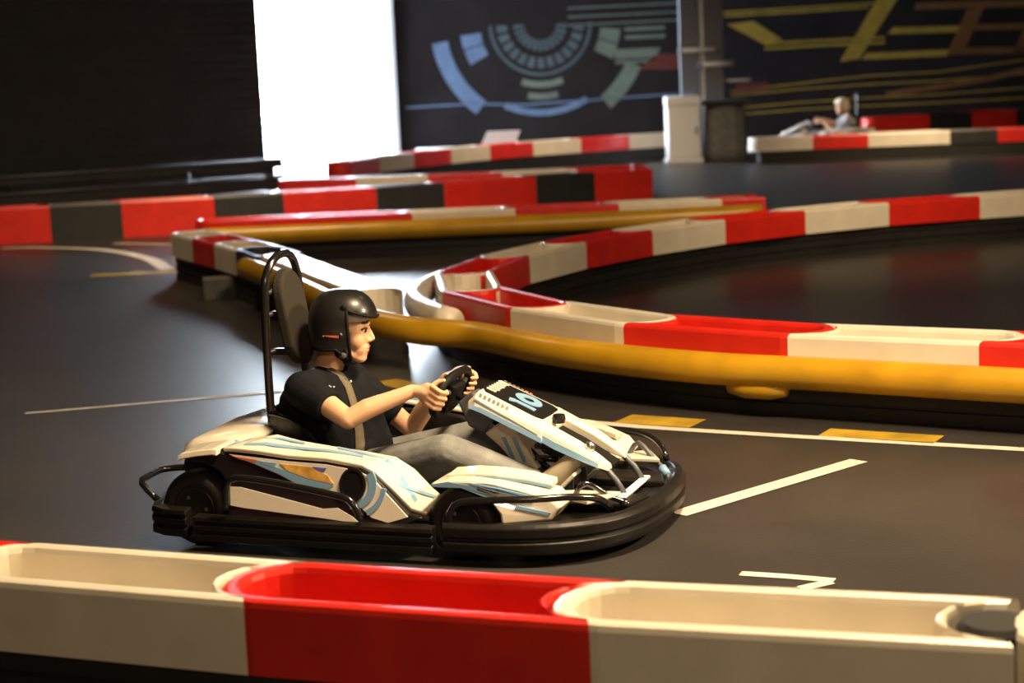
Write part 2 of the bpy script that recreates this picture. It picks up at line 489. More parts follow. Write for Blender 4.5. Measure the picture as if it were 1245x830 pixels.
# guard rail in front of the left wall
gr = empty('guard_rail', (-8.6, 24.4, 0))
p0, p1 = Vector((0, 0, 0)), Vector((-3.30, 27.0, 0)) - Vector((-8.6, 24.4, 0))
dv = (p1 - p0).normalized(); nv = Vector((dv.y, -dv.x, 0))
for (za, zb, th) in ((0.02, 0.20, 0.16), (0.34, 0.44, 0.10)):
    pr = [(-th/2, za), (th/2, za), (th/2, zb - .02), (th/2 - .02, zb), (-th/2, zb)]
    G().loft([[p0 + dv * t * (p1 - p0).length + nv * a + Vector((0, 0, h)) for a, h in pr] for t in (0, 1)]).mk('beam', 'wall_black', gr)
L_ = (p1 - p0).length
for k in range(5):
    c = dv * (0.5 + k * (L_ - 0.7) / 4)
    G().box((c.x - .06, c.y + .06, 0), (c.x + .06, c.y + .16, 0.46)).mk('post', 'wall_black', gr)
for (h, off) in ((0.225, 0.05), (0.462, 0.03)):
    G().tube([p0 + nv * off + Vector((0, 0, h)), p1 + nv * off + Vector((0, 0, h))], 0.022, 8).mk('pipe', 'steel_grey', gr, smooth=True)
tagit(gr, 'dark guard rail with pale pipes along the foot of the black wall', 'guard rail')

# ------------------------------------------------------------------ mural on the back wall (flat print, thin raised vinyl)
mur = struct(empty('mural', (0, 34.2, 0)))
mur['label'] = 'dim wall mural with blue dial, yellow lines and slanted lettering'
def vinyl(name, poly, material, e=0.004, t=0.003):
    G().prism(poly, lambda x, z: (x, -e, z), lambda x, z: (x, -e - t, z)).mk(name, material, mur, fixn=True)
def arc(name, cx, cz, r0, r1, a0, a1, material, n=14, sx=1.0, e=0.004):
    P = [(cx + sx * r0 * math.cos(math.radians(a0 + (a1 - a0) * k / n)), cz + r0 * math.sin(math.radians(a0 + (a1 - a0) * k / n))) for k in range(n + 1)]
    Q = [(cx + sx * r1 * math.cos(math.radians(a0 + (a1 - a0) * k / n)), cz + r1 * math.sin(math.radians(a0 + (a1 - a0) * k / n))) for k in range(n + 1)]
    V = [(x, -e, z) for x, z in P] + [(x, -e, z) for x, z in Q]
    V += [(x, -e - .003, z) for x, z in P] + [(x, -e - .003, z) for x, z in Q]
    m_ = n + 1; F = []
    for k in range(n):
        F += [(k, k+1, m_+k+1, m_+k), (2*m_+k, 3*m_+k, 3*m_+k+1, 2*m_+k+1), (k, 2*m_+k, 2*m_+k+1, k+1), (m_+k, m_+k+1, 3*m_+k+1, 3*m_+k)]
    F += [(0, m_, 3*m_, 2*m_), (n, 2*m_+n, 3*m_+n, m_+n)]
    mk(name, V, F, material, mur)
DC = (0.78, 2.42)
arc('dial_band', *DC, 1.75, 2.05, 188, 232, 'mural_blue')
arc('dial_band', *DC, 1.75, 2.05, 308, 335, 'mural_green')
for a, b, c in ((186, 196, 'mural_blue'), (197, 208, 'mural_blue'), (332, 343, 'mural_green'), (344, 354, 'mural_green')):
    arc('dial_tick', *DC, 1.12, 1.5, a, b, c, 5)
for k in range(13):
    arc('dial_segment', *DC, 0.62, 0.82, 180 + k * 14, 190 + k * 14, 'mural_teal', 4)
    arc('dial_segment', *DC, 0.30, 0.50, 180 + k * 14, 190 + k * 14, 'mural_teal', 4)
arc('dial_ring', *DC, 0.90, 0.96, 180, 360, 'mural_teal', 30)
arc('dial_bar', *DC, 1.06, 1.18, 250, 290, 'mural_green', 8)
arc('dial_bar', *DC, 1.28, 1.40, 258, 282, 'mural_green', 8)
arc('dial_base', *DC, 1.58, 1.70, 244, 300, 'mural_blue', 14)
def band(name, pts, w, material):
    n = len(pts)
    up = [(x, z + w / 2) for x, z in pts]; dn = [(x, z - w / 2) for x, z in pts]
    V = [(x, -.004, z) for x, z in up + dn] + [(x, -.007, z) for x, z in up + dn]
    F = []
    for k in range(n - 1):
        F += [(k, k+1, n+k+1, n+k), (2*n+k, 3*n+k, 3*n+k+1, 2*n+k+1), (k, 2*n+k, 2*n+k+1, k+1), (n+k, n+k+1, 3*n+k+1, 3*n+k)]
    F += [(0, n, 3*n, 2*n), (n-1, 3*n-1, 4*n-1, 2*n-1)]
    mk(name, V, F, material, mur)
band('line', [(-1.8, 0.98), (-0.6, 1.0), (0.46, 0.94), (3.3, 1.02)], 0.035, 'mural_blue')
for k, z in enumerate((2.68, 2.52, 2.37)):
    band('line', [(1.3, z), (3.35, z + 0.01)], 0.03, 'mural_green')
for z in (2.25, 2.10):
    band('line', [(2.35, z), (3.1, z)], 0.07, 'mural_green')
for z in (1.86, 1.80, 1.74, 1.65):
    band('line', [(2.15, z), (3.0 - (1.86 - z) * .6, z)], 0.06, 'mural_green')
for z, x1 in ((2.50, 7.0), (2.43, 6.9)):
    band('line', [(4.2, z - .02), (5.5, z), (x1, z + 0.03)], 0.04, 'mural_yellow')
vinyl('chevron', [(4.25, 2.26), (4.75, 2.30), (5.3, 1.93), (4.95, 1.86)], 'mural_yellow')
for z in (1.87, 1.78):
    band('line', [(4.95, z), (6.0, z + .02), (7.2, z + .02)], 0.05, 'mural_yellow')
# slanted outlined lettering
vinyl('letter_stroke', [(6.35, 1.48), (6.72, 1.52), (7.55, 2.75), (7.15, 2.75)], 'mural_yellow')
vinyl('letter_stroke', [(6.75, 1.50), (8.35, 1.50), (8.42, 1.62), (6.85, 1.62)], 'mural_yellow')
vinyl('letter_stroke', [(7.25, 1.95), (8.55, 1.93), (8.62, 2.05), (7.35, 2.07)], 'mural_yellow')
vinyl('letter_stroke', [(7.75, 2.38), (9.9, 2.35), (9.9, 2.47), (7.8, 2.50)], 'mural_orange')
vinyl('letter_stroke', [(8.35, 1.52), (8.65, 1.52), (9.05, 2.36), (8.75, 2.36)], 'mural_orange')
vinyl('letter_stroke', [(8.8, 1.95), (10.6, 1.92), (10.6, 2.03), (8.85, 2.06)], 'mural_orange')
vinyl('letter_stroke', [(8.6, 1.52), (10.8, 1.46), (10.8, 1.58), (8.65, 1.64)], 'mural_orange')
vinyl('letter_stroke', [(9.6, 1.52), (9.85, 1.52), (10.3, 2.36), (10.0, 2.36)], 'mural_orange')
for z, dz in ((1.06, .14), (0.98, .06), (0.74, .05), (0.62, .02)):
    band('line', [(4.3, z - .04), (5.6, z + dz * .4), (6.9, z + dz), (8.2, z + dz * 1.1), (9.8, z + dz * 2.2)], 0.03, 'mural_yellow')
band('swoosh', [(7.2, 0.84), (8.2, 0.94), (9.2, 1.06), (10.4, 1.30)], 0.10, 'mural_orange')
vinyl('red_patch', [(2.6, 1.50), (3.5, 1.46), (3.5, 1.75), (2.9, 1.78)], 'mural_red')
vinyl('red_patch', [(4.4, 0.98), (5.0, 0.98), (5.0, 1.16), (4.4, 1.16)], 'mural_red')

# ------------------------------------------------------------------ things in the far hall
cb = empty('cabinet', (2.93, 29.6, 0))
G().box((-.27, -.20, 0.06), (.27, .25, 0.92)).mk('body', 'white_metal', cb, bevel=0.015)
G().box((-.28, -.21, 0.93), (.28, .26, 1.07)).mk('top_box', 'white_metal', cb, bevel=0.012)
G().box((-.25, -.216, 0.10), (.25, -.20, 0.88)).mk('door', 'white_metal', cb, bevel=0.006)
G().box((-.30, -.24, 0.0), (.30, .28, 0.06)).mk('plinth', 'white_metal', cb, bevel=0.01)
G().box((.18, -.235, 0.46), (.21, -.216, 0.58)).mk('handle', 'steel_grey', cb)
tagit(cb, 'white metal cabinet standing below the grey steel column', 'cabinet')
dc = empty('draped_bin', (3.62, 29.7, 0))
rings = []
for h, r in ((0.0, .33), (0.2, .33), (0.5, .32), (0.8, .31), (0.9, .30)):
    rings.append([((r + .018 * math.sin(k * PI * 10 / 20)) * math.cos(2*PI*k/40), (r + .018 * math.sin(k * PI * 10 / 20)) * .8 * math.sin(2*PI*k/40), h) for k in range(40)])
G().loft(rings).mk('drape', 'grey_cloth', dc, smooth=True)
G().box((-.36, -.30, 0.90), (.40, .30, 0.98)).mk('lid', 'rubber', dc, bevel=0.02)
tagit(dc, 'grey draped bin with a black lid right of the white cabinet', 'bin')
cl = empty('steel_column', (3.35, 30.4, 0))
G().box((-.36, -.12, 0), (-.05, .12, 6.0)).mk('flange', 'steel_grey', cl)
G().box((-.05, -.05, 0), (.03, .05, 6.0)).mk('web', 'white_metal', cl)
G().box((.03, -.12, 0), (.34, .12, 6.0)).mk('flange', 'steel_grey', cl)
tagit(cl, 'dark grey steel column rising behind the white cabinet', 'column')
for lab, x0, x1, z, h in (('longest white lamp tube fixed across the steel column', 2.95, 3.60, 1.80, .07), ('pinkish white lamp tube low on the right of the steel column', 3.28, 3.85, 1.56, .08), ('thin white lamp tube sticking out right of the steel column', 3.70, 4.15, 1.28, .04)):
    t = empty('tube_lamp', (x0, 30.2, z))
    G().tube([(0.03, 0, 0), (x1 - x0 - .03, 0, 0)], h / 2, 12).mk('tube', 'white_metal', t, smooth=True)
    for xx in (0.0, x1 - x0 - .05): G().box((xx, -h*.6, -h*.6), (xx + .05, h*.6 + .08, h*.6)).mk('end_cap', 'steel_grey', t, bevel=.005)
    tagit(t, lab, 'lamp', 'lamp tubes on the steel column')
ws = empty('white_crate', (-1.0, 30.6, 0))
G().box((-.45, -.25, 0), (.42, .25, .30)).mk('body', 'white_metal', ws, bevel=.02)
G().box((-.48, -.28, .30), (.45, .28, .36)).mk('lid', 'white_metal', ws, bevel=.02)
tagit(ws, 'low white crate on the floor beside the bright doorway', 'crate')
wp = G().prism([(0, 0), (.62, 0), (.85, .58), (.28, .58)], lambda x, z: (x, -z * .3, z), lambda x, z: (x, .03 - z * .3, z)).mk('white_board', 'white_metal')
wp.location = (-0.55, 31.4, 0.0)
tagit(wp, 'slanted white board leaning up right of the white crate', 'board')
# ------------------------------------------------------------------ the kart (X forward, Y to its left, origin under the rear axle)
def build_kart():
    R = empty('go_kart')
    # ---- wheels
    def wheel(x, y, r, w, s):
        W = G(); h = w / 2
        W.lathe([(r*.58, -h*.86), (r*.72, -h), (r*.90, -h*.92), (r*.985, -h*.66), (r, -h*.3), (r, h*.3), (r*.985, h*.66), (r*.90, h*.92), (r*.72, h), (r*.58, h*.86), (r*.50, h*.6), (r*.50, -h*.6)], (0, 0, 0), 'Y', 36)
        wh = W.mk('wheel', 'tyre', R, smooth=True)
        wh.location = (x, y, r)
        G().lathe([(r*.20, s*h*.55), (r*.30, s*h*.80), (r*.48, s*h*.80), (r*.565, s*h*.92), (r*.60, s*h*.90), (r*.56, s*h*.2), (r*.20, s*h*.2)], (0, 0, 0), 'Y', 30).mk('rim', 'rim', wh, smooth=True)
        G().lathe([(0.0, s*h*.75), (r*.10, s*h*.75), (r*.13, s*h*.60), (r*.22, s*h*.55), (r*.22, s*h*.3), (0.0, s*h*.3)], (0, 0, 0), 'Y', 20).mk('hub', 'steel_grey', wh, smooth=True)
        for k in range(3):
            a = 2 * PI * k / 3
            c = (r*.34*math.cos(a), s*h*.80, r*.34*math.sin(a))
            G().lathe([(0, -.006), (.008, -.006), (.008, .006), (0, .006)], c, 'Y', 6).mk('wheel_nut', 'steel', wh)
    for s in (-1, 1):
        wheel(0.0, s * 0.49, 0.14, 0.16, s)
        wheel(1.055, s * 0.50, 0.128, 0.12, s)
    G().tube([(0, -.44, .14), (0, .44, .14)], .02, 12).mk('rear_axle', 'steel_grey', R, smooth=True)
    # ---- chassis
    ch = G().prism([(-.05, -.30), (.30, -.34), (.95, -.34), (1.42, -.22), (1.42, .22), (.95, .34), (.30, .34), (-.05, .30)], lambda x, y: (x, y, .045), lambda x, y: (x, y, .06)).mk('floor_tray', 'kart_black', R)
    for s in (-1, 1):
        G().tube(spline([(-.12, s*.28, .085), (.3, s*.36, .085), (.9, s*.36, .085), (1.2, s*.30, .085), (1.5, s*.25, .085)], .1), .015, 8).mk('chassis_tube', 'tube_black', R, smooth=True)
        G().tube([(1.055, s*.44, .128), (1.055, s*.34, .10)], .014, 8).mk('stub_axle', 'steel_grey', R, smooth=True)
    # ---- bumpers: one profile swept along four stretches of the outline
    def front_pt(th):
        n = 2 / 2.8
        c, s_ = math.cos(th), math.sin(th)
        return Vector((1.02 + .655 * abs(c)**n * (1 if c > 0 else -1), .645 * abs(s_)**n * (1 if s_ > 0 else -1), 0))
    def sweep(name, path, prof, material):
        P = [Vector((p[0], p[1], 0)) for p in path]
        outn = {a: offset_path(P, a) for a, h in prof}
        return G().loft([[outn[a][i] + Vector((0, 0, h)) for a, h in prof] for i in range(len(P))]).mk(name, material, R, smooth=False, bevel=.006, seg=2)
    prof_side = [(-.045, .045), (0, .045), (.0, .070), (-.010, .074), (-.010, .082), (0, .086), (0, .104), (-.010, .108), (-.010, .114), (0, .118), (-.004, .134), (-.045, .140)]
    prof_front = [(-.10, .040), (-.012, .040), (.004, .058), (.006, .085), (-.006, .092), (-.006, .100), (.004, .106), (.004, .138), (-.008, .152), (-.035, .155), (-.055, .132), (-.10, .125)]
    rear = [(.0, .635), (-.10, .625), (-.17, .585), (-.20, .52), (-.20, .3), (-.20, 0), (-.20, -.3), (-.20, -.52), (-.17, -.585), (-.10, -.625), (.0, -.635)]
    # travel so that the outside is on the right
    sweep('rear_bumper', rear, [(a, h * 1.12) for a, h in prof_side], 'bumper_black')
    sweep('side_bumper', [(.03, -.636), (.3, -.642), (.6, -.645), (.98, -.645)], [(a, h - .006) for a, h in prof_side], 'bumper_black')
    sweep('side_bumper', [(.98, .645), (.6, .645), (.3, .642), (.03, .636)], [(a, h - .006) for a, h in prof_side], 'bumper_black')
    fr = [front_pt(-PI/2 + PI * k / 40) for k in range(41)]
    sweep('front_bumper', fr, prof_front, 'bumper_black')
    # bumper deck in front
    deck = [(p.x - .10 * math.cos(-PI/2 + PI*k/40), p.y * .86) for k, p in enumerate(fr)][2:-2]
    G().prism([(1.20, -.50)] + deck + [(1.20, .50)], lambda x, y: (x, y, .112), lambda x, y: (x, y, .124)).mk('bumper_deck', 'bumper_black', R)
    # ---- tubes
    def tube(name, pts, r, material='tube_black', step=.03):
        return G().tube(spline(pts, step), r, 10).mk(name, material, R, smooth=True)
    for s in (-1, 1):
        tube('side_rail', [(.17, s*.63, .16), (.178, s*.635, .235), (.192, s*.635, .272), (.23, s*.635, .284), (.362, s*.635, .274), (.588, s*.635, .240), (.665, s*.635, .222), (.69, s*.635, .195), (.705, s*.63, .150)], .013)
        tube('front_rail', [(1.03, s*.615, .13), (1.05, s*.62, .20), (1.093, s*.62, .226), (1.215, s*.615, .236), (1.36, s*.57, .236), (1.46, s*.50, .230), (1.53, s*.42, .205), (1.56, s*.38, .16)], .013)
        tube('rear_hoop', [(-.215, s*.46, .14), (-.262, s*.46, .182), (-.288, s*.45, .207), (-.305, s*.38, .208), (-.318, s*.27, .207), (-.300, s*.235, .208), (-.24, s*.22, .212), (-.10, s*.22, .215)], .013)
        tube('nose_hoop', [(1.41, s*.34, .18), (1.43, s*.36, .225), (1.463, s*.34, .240), (1.53, s*.30, .185), (1.585, s*.26, .150), (1.60, s*.25, .10)], .010, 'steel_grey' if s > 0 else 'tube_black')  # near hoop coloured black in place of the shade it sits in
        G().tube([(1.565, s*.275, .163), (1.590, s*.255, .138)], .017, 10).mk('hoop_joint', 'kart_blue' if s > 0 else 'tube_black', R, smooth=True)  # near joint black for the same painted shade
    # ---- side pods
    def pod(s):
        yo = lambda z, e=0: s * (0.605 - 0.2 * (z - .12) + e)
        outl = [(-.03, .345), (.05, .362), (.11, .372), (.153, .365), (.40, .343), (.55, .338), (.69, .318), (.74, .290), (.80, .235), (.875, .165), (.93, .155), (.87, .125), (.69, .115), (.150, .115), (.165, .18), (.160, .235), (.12, .285), (.05, .315), (-.02, .318)]
        P = G().prism(outl, lambda x, z: (x, yo(z), z), lambda x, z: (x, s * .40, z)).mk('side_pod', 'kart_black', R, bevel=.01)
        def dec(name, poly, material, e=.004, d=.008):
            return G().prism(poly, lambda x, z: (x, yo(z, e), z), lambda x, z: (x, yo(z, e - d), z)).mk(name, material, P)
        side = [(.16, .352), (.40, .334), (.55, .328), (.68, .310), (.738, .284), (.80, .226), (.874, .158), (.80, .135), (.736, .150), (.66, .208), (.565, .240), (.45, .249), (.37, .285), (.273, .318)]
        dec('upper_panel', side, 'kart_white')
        dec('stripe', [(.20, .338), (.273, .322), (.37, .289), (.45, .253), (.565, .244), (.585, .256), (.50, .272), (.38, .306), (.28, .335)], 'kart_blue', .006)
        dec('blue_field', [(.285, .333), (.355, .327), (.345, .311), (.295, .324)], 'kart_blue', .0065)
        dec('sticker', [(.37, .326), (.50, .318), (.56, .290), (.585, .262), (.48, .278), (.40, .302)], 'sticker_orange', .0065)
        dec('sticker_corner', [(.50, .320), (.555, .316), (.545, .302), (.515, .309)], 'sticker_violet', .007)
        dec('red_print', [(.175, .347), (.275, .336), (.27, .326), (.195, .340)], 'sticker_red', .0065)
        n = 22
        def ring(name, r0, r1, material, a0, a1, e, cx=.66, cz=.262):
            A = [math.radians(a0 + (a1 - a0) * k / n) for k in range(n + 1)]
            poly = [(cx + r0[0]*math.cos(a), cz + r0[1]*math.sin(a)) for a in A] + [(cx + r1[0]*math.cos(a), cz + r1[1]*math.sin(a)) for a in A[::-1]]
            dec(name, poly, material, e)
        ring('blue_swirl', (.062, .060), (.092, .085), 'kart_blue', -95, 35, .007)
        ring('blue_swirl', (.112, .098), (.130, .118), 'kart_blue', -62, -5, .007)
        ring('air_vent_rim', (.042, .050), (.052, .060), 'kart_black', 0, 359, .010)
        dec('air_vent', [(.66 + .043*math.cos(2*PI*k/20), .262 + .051*math.sin(2*PI*k/20)) for k in range(20)], 'trim_black', .0075)
        dec('lower_panel', [(.168, .236), (.21, .236), (.40, .200), (.543, .172), (.60, .178), (.66, .150), (.69, .128), (.52, .142), (.228, .163), (.172, .170)], 'kart_white')
        dec('blue_flash', [(.60, .232), (.655, .205), (.70, .160), (.66, .178), (.60, .225)], 'kart_blue', .0065)
        # top cap: a thick moulded shelf
        outer = [(.135, .368), (.15, .369), (.18, .369), (.28, .362), (.40, .349), (.55, .344), (.69, .324), (.74, .298), (.80, .243), (.87, .175), (.93, .160)]
        inner = [(.165, .372), (.18, .374), (.23, .384), (.29, .394), (.384, .373), (.51, .356), (.64, .342), (.76, .326), (.83, .285), (.90, .215), (.945, .180)]
        V = []
        for (x, z), (x2, z2) in zip(outer, inner):
            V += [(x, s * .562, z), (x2, s * .42, z2)]
        F = [(2*i, 2*i+1, 2*i+3, 2*i+2) for i in range(len(outer) - 1)]
        cap = mk('top_cap', V, F, 'kart_white', P, solid=.018, bevel=.006)
        # small rear fender over the wheel, with a dark joint in front of it
        G().loft([[(x, s*.588, z - .022), (x, s*.580, z), (x, s*.44, z + .006), (x, s*.44, z - .012)] for x, z in ((-.045, .345), (-.03, .354), (.04, .367), (.10, .374), (.122, .372))]).mk('rear_fender', 'kart_white', P, bevel=.004)
        def capstrip(pts, w):
            # thin blue lines printed along the cap
            VV = []
            for t, u in pts:
                i = min(int(t), len(outer) - 2); fr_ = t - i
                for du in (-w/2, w/2):
                    uu = u + du
                    ox = outer[i][0]*(1-fr_) + outer[i+1][0]*fr_; oz = outer[i][1]*(1-fr_) + outer[i+1][1]*fr_
                    ix = inner[i][0]*(1-fr_) + inner[i+1][0]*fr_; iz = inner[i][1]*(1-fr_) + inner[i+1][1]*fr_
                    VV.append((ox*(1-uu) + ix*uu, s*(.562*(1-uu) + .42*uu), oz*(1-uu) + iz*uu + .0115))
            mk('pinstripe', VV, [(2*i, 2*i+1, 2*i+3, 2*i+2) for i in range(len(pts) - 1)], 'kart_blue', P, solid=.003)
        capstrip([(2.2, .25), (3, .35), (4, .45), (5, .5), (6, .55)], .16)
        capstrip([(2.6, .70), (3.3, .78), (4.2, .80)], .10)
        capstrip([(5.2, .85), (6, .75), (7, .65), (8, .45), (9, .25)], .14)
        capstrip([(7.2, .15), (8.2, .25), (9.6, .75)], .12)
    pod(-1); pod(1)
    # ---- rear cover behind the seat
    rings = []
    for y, sc, dz in ((-.37, .92, -.020), (-.33, 1.0, .006), (-.15, 1.0, .012), (0, 1.0, .018), (.15, 1.0, .012), (.33, 1.0, .006), (.37, .92, -.020)):
        pr = [(-.16, .300), (-.155, .330), (-.11, .352), (0, .364), (.10, .366), (.15, .354), (.13, .325), (.06, .305)]
        rings.append([(x * sc, y, z + dz) for x, z in pr])
    cv = G().loft(rings).mk('rear_cover', 'kart_white', R, smooth=True)
    G().loft([[(x, y, z) for x, z in ((-.150, .310), (-.146, .312), (-.148, .326), (-.153, .324))] for y in (-.26, .26)]).mk('blue_band', 'kart_blue', cv)
    G().box((-.12, -.20, .08), (.12, .22, .29)).mk('engine_block', 'kart_black', R, bevel=.02)
    G().box((-.10, -.46, .24), (.10, -.30, .31)).mk('mudguard', 'kart_black', R, bevel=.02)
    G().box((-.10, .30, .24), (.10, .46, .31)).mk('mudguard', 'kart_black', R, bevel=.02)
    # ---- seat
    spine = [(.70, .135, .17, .035), (.62, .085, .185, .07), (.48, .070, .20, .14), (.34, .075, .205, .21), (.24, .115, .205, .24), (.175, .20, .20, .22), (.14, .30, .19, .16), (.118, .40, .165, .08), (.112, .445, .13, .02)]
    rings = []
    for i, (x, z, w, h) in enumerate(spine):
        a = spine[max(0, i-1)]; b = spine[min(len(spine)-1, i+1)]
        t = Vector((b[0]-a[0], 0, b[1]-a[1])).normalized()
        nrm = Vector((t.z, 0, -t.x))            # towards the driver
        if nrm.x < 0 and abs(nrm.x) > abs(nrm.z): nrm = -nrm
        if nrm.z < 0 and abs(nrm.z) >= abs(nrm.x): nrm = -nrm
        row = []
        for u, hh in ((-1.08, 1.0), (-1.03, .66), (-.96, .32), (-.82, .08), (-.5, 0), (0, 0), (.5, 0), (.82, .08), (.96, .32), (1.03, .66), (1.08, 1.0)):
            p = Vector((x, u * w, z)) + nrm * (h * hh)
            row.append(p)
        rings.append(row)
    seat = G().loft(rings, False, False).mk('seat', 'kart_black', R, smooth=True, solid=.012, subsurf=1)
    for k in (0, 10):
        G().tube([r[k] for r in rings][1:-1], .008, 8).mk('seat_edge', 'tube_black', seat, smooth=True)
    for s in (-1, 1):
        ed = spline([(.135, s*.175, .425), (.20, s*.208, .425), (.28, s*.224, .398), (.34, s*.228, .345), (.40, s*.228, .292), (.50, s*.224, .245), (.62, s*.212, .19)], .04)
        V = []
        for p in ed: V += [p, Vector((p.x + .01, p.y * .97, max(.10, p.z - .20)))]
        mk('seat_side', V, [(2*i, 2*i+1, 2*i+3, 2*i+2) for i in range(len(ed)-1)], 'kart_black', seat, solid=.008)
        G().tube(ed, .0085, 8).mk('seat_edge', 'tube_black', seat, smooth=True)
    # ---- roll hoop with headrest
    hp = tube('roll_hoop', [(.135, -.155, .10), (.128, -.152, .33), (.120, -.142, .62), (.120, -.132, .88), (.126, -.110, .965), (.135, -.065, 1.013), (.140, 0, 1.027), (.140, .065, 1.013), (.138, .110, .965), (.138, .132, .88), (.138, .142, .62), (.135, .152, .33), (.135, .155, .10)], .0165)
    for z in (.885, .800, .655):
        G().tube([(.122, -.138, z), (.138, .138, z)], .012, 8).mk('crossbar', 'bumper_black', hp, smooth=True)
        for y in (-.08, .08):
            t_ = (0.972 - z) / .38
            G().box((.125, y - .014, z - .012), (.150 + .055 * t_, y + .014, z + .012)).mk('pad_bracket', 'bumper_black', hp)
    pad = []
    for k in range(28):
        a = 2 * PI * k / 28
        cy = .096 * math.cos(a) - .010; cz = math.sin(a)
        zz = .105 * cz + (.082 if cz > 0 else -.082)
        pad.append((cy, zz))
    tilt = lambda y, z, dx: (.150 - z * .16 + dx, y, .782 + z)
    rg = []
    for sc, dx in ((.90, 0.0), (1.0, .010), (1.0, .036), (.97, .046), (.90, .050)):
        rg.append([tilt(y * sc, z * (1 - (1 - sc) * .5), dx) for y, z in pad])
    G().loft(rg).mk('headrest_pad', 'pad_grey', R, smooth=False, bevel=.004)
    # ---- steering
    SC = Vector((.818, 0, .494)); SU = Vector((.42, 0, .907)); SF = Vector((.907, 0, -.42))
    turn = math.radians(-1)
    def sw(u, y, f=0):
        yy = y * math.cos(turn) + u * math.sin(turn); uu = u * math.cos(turn) - y * math.sin(turn)
        return SC + SU * uu + Vector((0, yy, 0)) + SF * f
    rim = []
    for k in range(36):
        a = 2 * PI * k / 36
        c, s_ = math.cos(a), math.sin(a)
        rim.append(sw(.085 * (abs(s_)**.75) * (1 if s_ > 0 else -1), .150 * (abs(c)**.8) * (1 if c > 0 else -1)))
    st = G().tube(rim, .016, 10, True).mk('steering_wheel', 'trim_black', R, smooth=True)
    for a in (20, 160, 270):
        a = math.radians(a)
        G().tube([sw(0, 0, .02), sw(.085 * math.sin(a), .135 * math.cos(a))], .011, 8).mk('spoke', 'steel_grey', st, smooth=True)
    bx = [sw(u, y, f) for f in (-.012, .03) for u, y in ((-.045, -.06), (-.045, .06), (.045, .06), (.045, -.06))]
    mk('steering_hub', bx, [(0,1,2,3),(4,7,6,5),(0,4,5,1),(1,5,6,2),(2,6,7,3),(3,7,4,0)], 'trim_black', st, bevel=.008)
    for yy in (-.075, .075):
        G().lathe([(0, -.012), (.014, -.012), (.014, .006), (.009, .012), (0, .012)], sw(.075, yy, -.012), 'Z', 12).mk('button', 'white_metal' if yy > 0 else 'steel', st, smooth=False)
    G().tube([sw(0, 0, .02), (1.05, 0, .345), (1.25, 0, .16)], .014, 10).mk('steering_column', 'tube_black', R, smooth=True)
    G().prism([(.86, .46), (.92, .505), (.95, .48), (1.0, .40), (.96, .34), (.90, .37)], lambda x, z: (x, -.045, z), lambda x, z: (x, .045, z)).mk('column_housing', 'steel_grey', R, bevel=.01)
    # ---- front hood carrying the number plate
    zt = lambda x: .523 - .455 * (x - .975) if x > .975 else .523 - (.975 - x) * .9
    zb = lambda x: zt(x) - .062 if x > .97 else zt(x) - .04
    rings = []
    for x in (.925, .945, .975, 1.03, 1.10, 1.17, 1.235):
        w = .135 + .008 * (x - .92) / .3 if x > .95 else (.10 if x < .93 else .125)
        t_, b_ = zt(x), zb(x)
        rings.append([(x, -w - .03, b_), (x, -w - .018, (t_ + b_) / 2 + .012), (x, -w + .008, t_ - .004), (x, -w + .03, t_), (x, w - .03, t_), (x, w - .008, t_ - .004), (x, w + .018, (t_ + b_) / 2 + .012), (x, w + .03, b_), (x, w, b_ + .012), (x, -w, b_ + .012)])
    hood = G().loft(rings).mk('front_hood', 'kart_white', R, smooth=False, bevel=.005)
    def hp_(x, y, e=.004): return (x, y, zt(x) + e)
    plate = [(.975, -.060), (.972, 0), (.975, .060), (.995, .092), (1.19, .102), (1.215, .090), (1.218, 0), (1.215, -.090), (1.19, -.102), (.995, -.092)]
    pl = G().prism(plate, lambda x, y: hp_(x, y, -.004), lambda x, y: hp_(x, y, .005)).mk('number_plate', 'trim_black', hood)
    # figure 1 and figure 0
    G().prism([(1.080, -.076), (1.072, -.046), (1.085, -.034), (1.172, -.034), (1.172, -.064), (1.100, -.062)], lambda x, y: hp_(x, y, .004), lambda x, y: hp_(x, y, .008)).mk('digit_one', 'kart_blue', pl)
    o_ = [(1.122 + .050 * math.cos(2*PI*k/24), .030 + .050 * math.sin(2*PI*k/24)) for k in range(24)]
    i_ = [(1.122 + .020 * math.cos(2*PI*k/24), .030 + .018 * math.sin(2*PI*k/24)) for k in range(24)]
    V = [hp_(x, y, .008) for x, y in o_] + [hp_(x, y, .008) for x, y in i_] + [hp_(x, y, .004) for x, y in o_] + [hp_(x, y, .004) for x, y in i_]
    F = []
    for k in range(24):
        k2 = (k + 1) % 24
        F += [(k, k2, 24+k2, 24+k), (48+k, 72+k, 72+k2, 48+k2), (k, 48+k, 48+k2, k2), (24+k, 24+k2, 72+k2, 72+k)]
    mk('digit_zero', V, F, 'kart_blue', pl)
    for k in range(6):                       # worn cream lettering along the plate's top
        y = -.066 + k * .026
        G().prism([(.990, y), (.986, y + .016), (1.022 + .004 * (k % 2), y + .019), (1.020 - .005 * (k % 2), y + .004)], lambda x, yy: hp_(x, yy, .004), lambda x, yy: hp_(x, yy, .008)).mk('lettering', 'kart_white', pl)
    def hs(x, v, s, e):                      # point on the hood's flank, v = 0 bottom .. 1 shoulder
        t_, b_ = zt(x), zb(x)
        w = .135 + .008 * (x - .92) / .3
        return (x, s * (w + .03 - .012 * v + e), b_ + ((t_ + b_) / 2 + .012 - b_) * v)
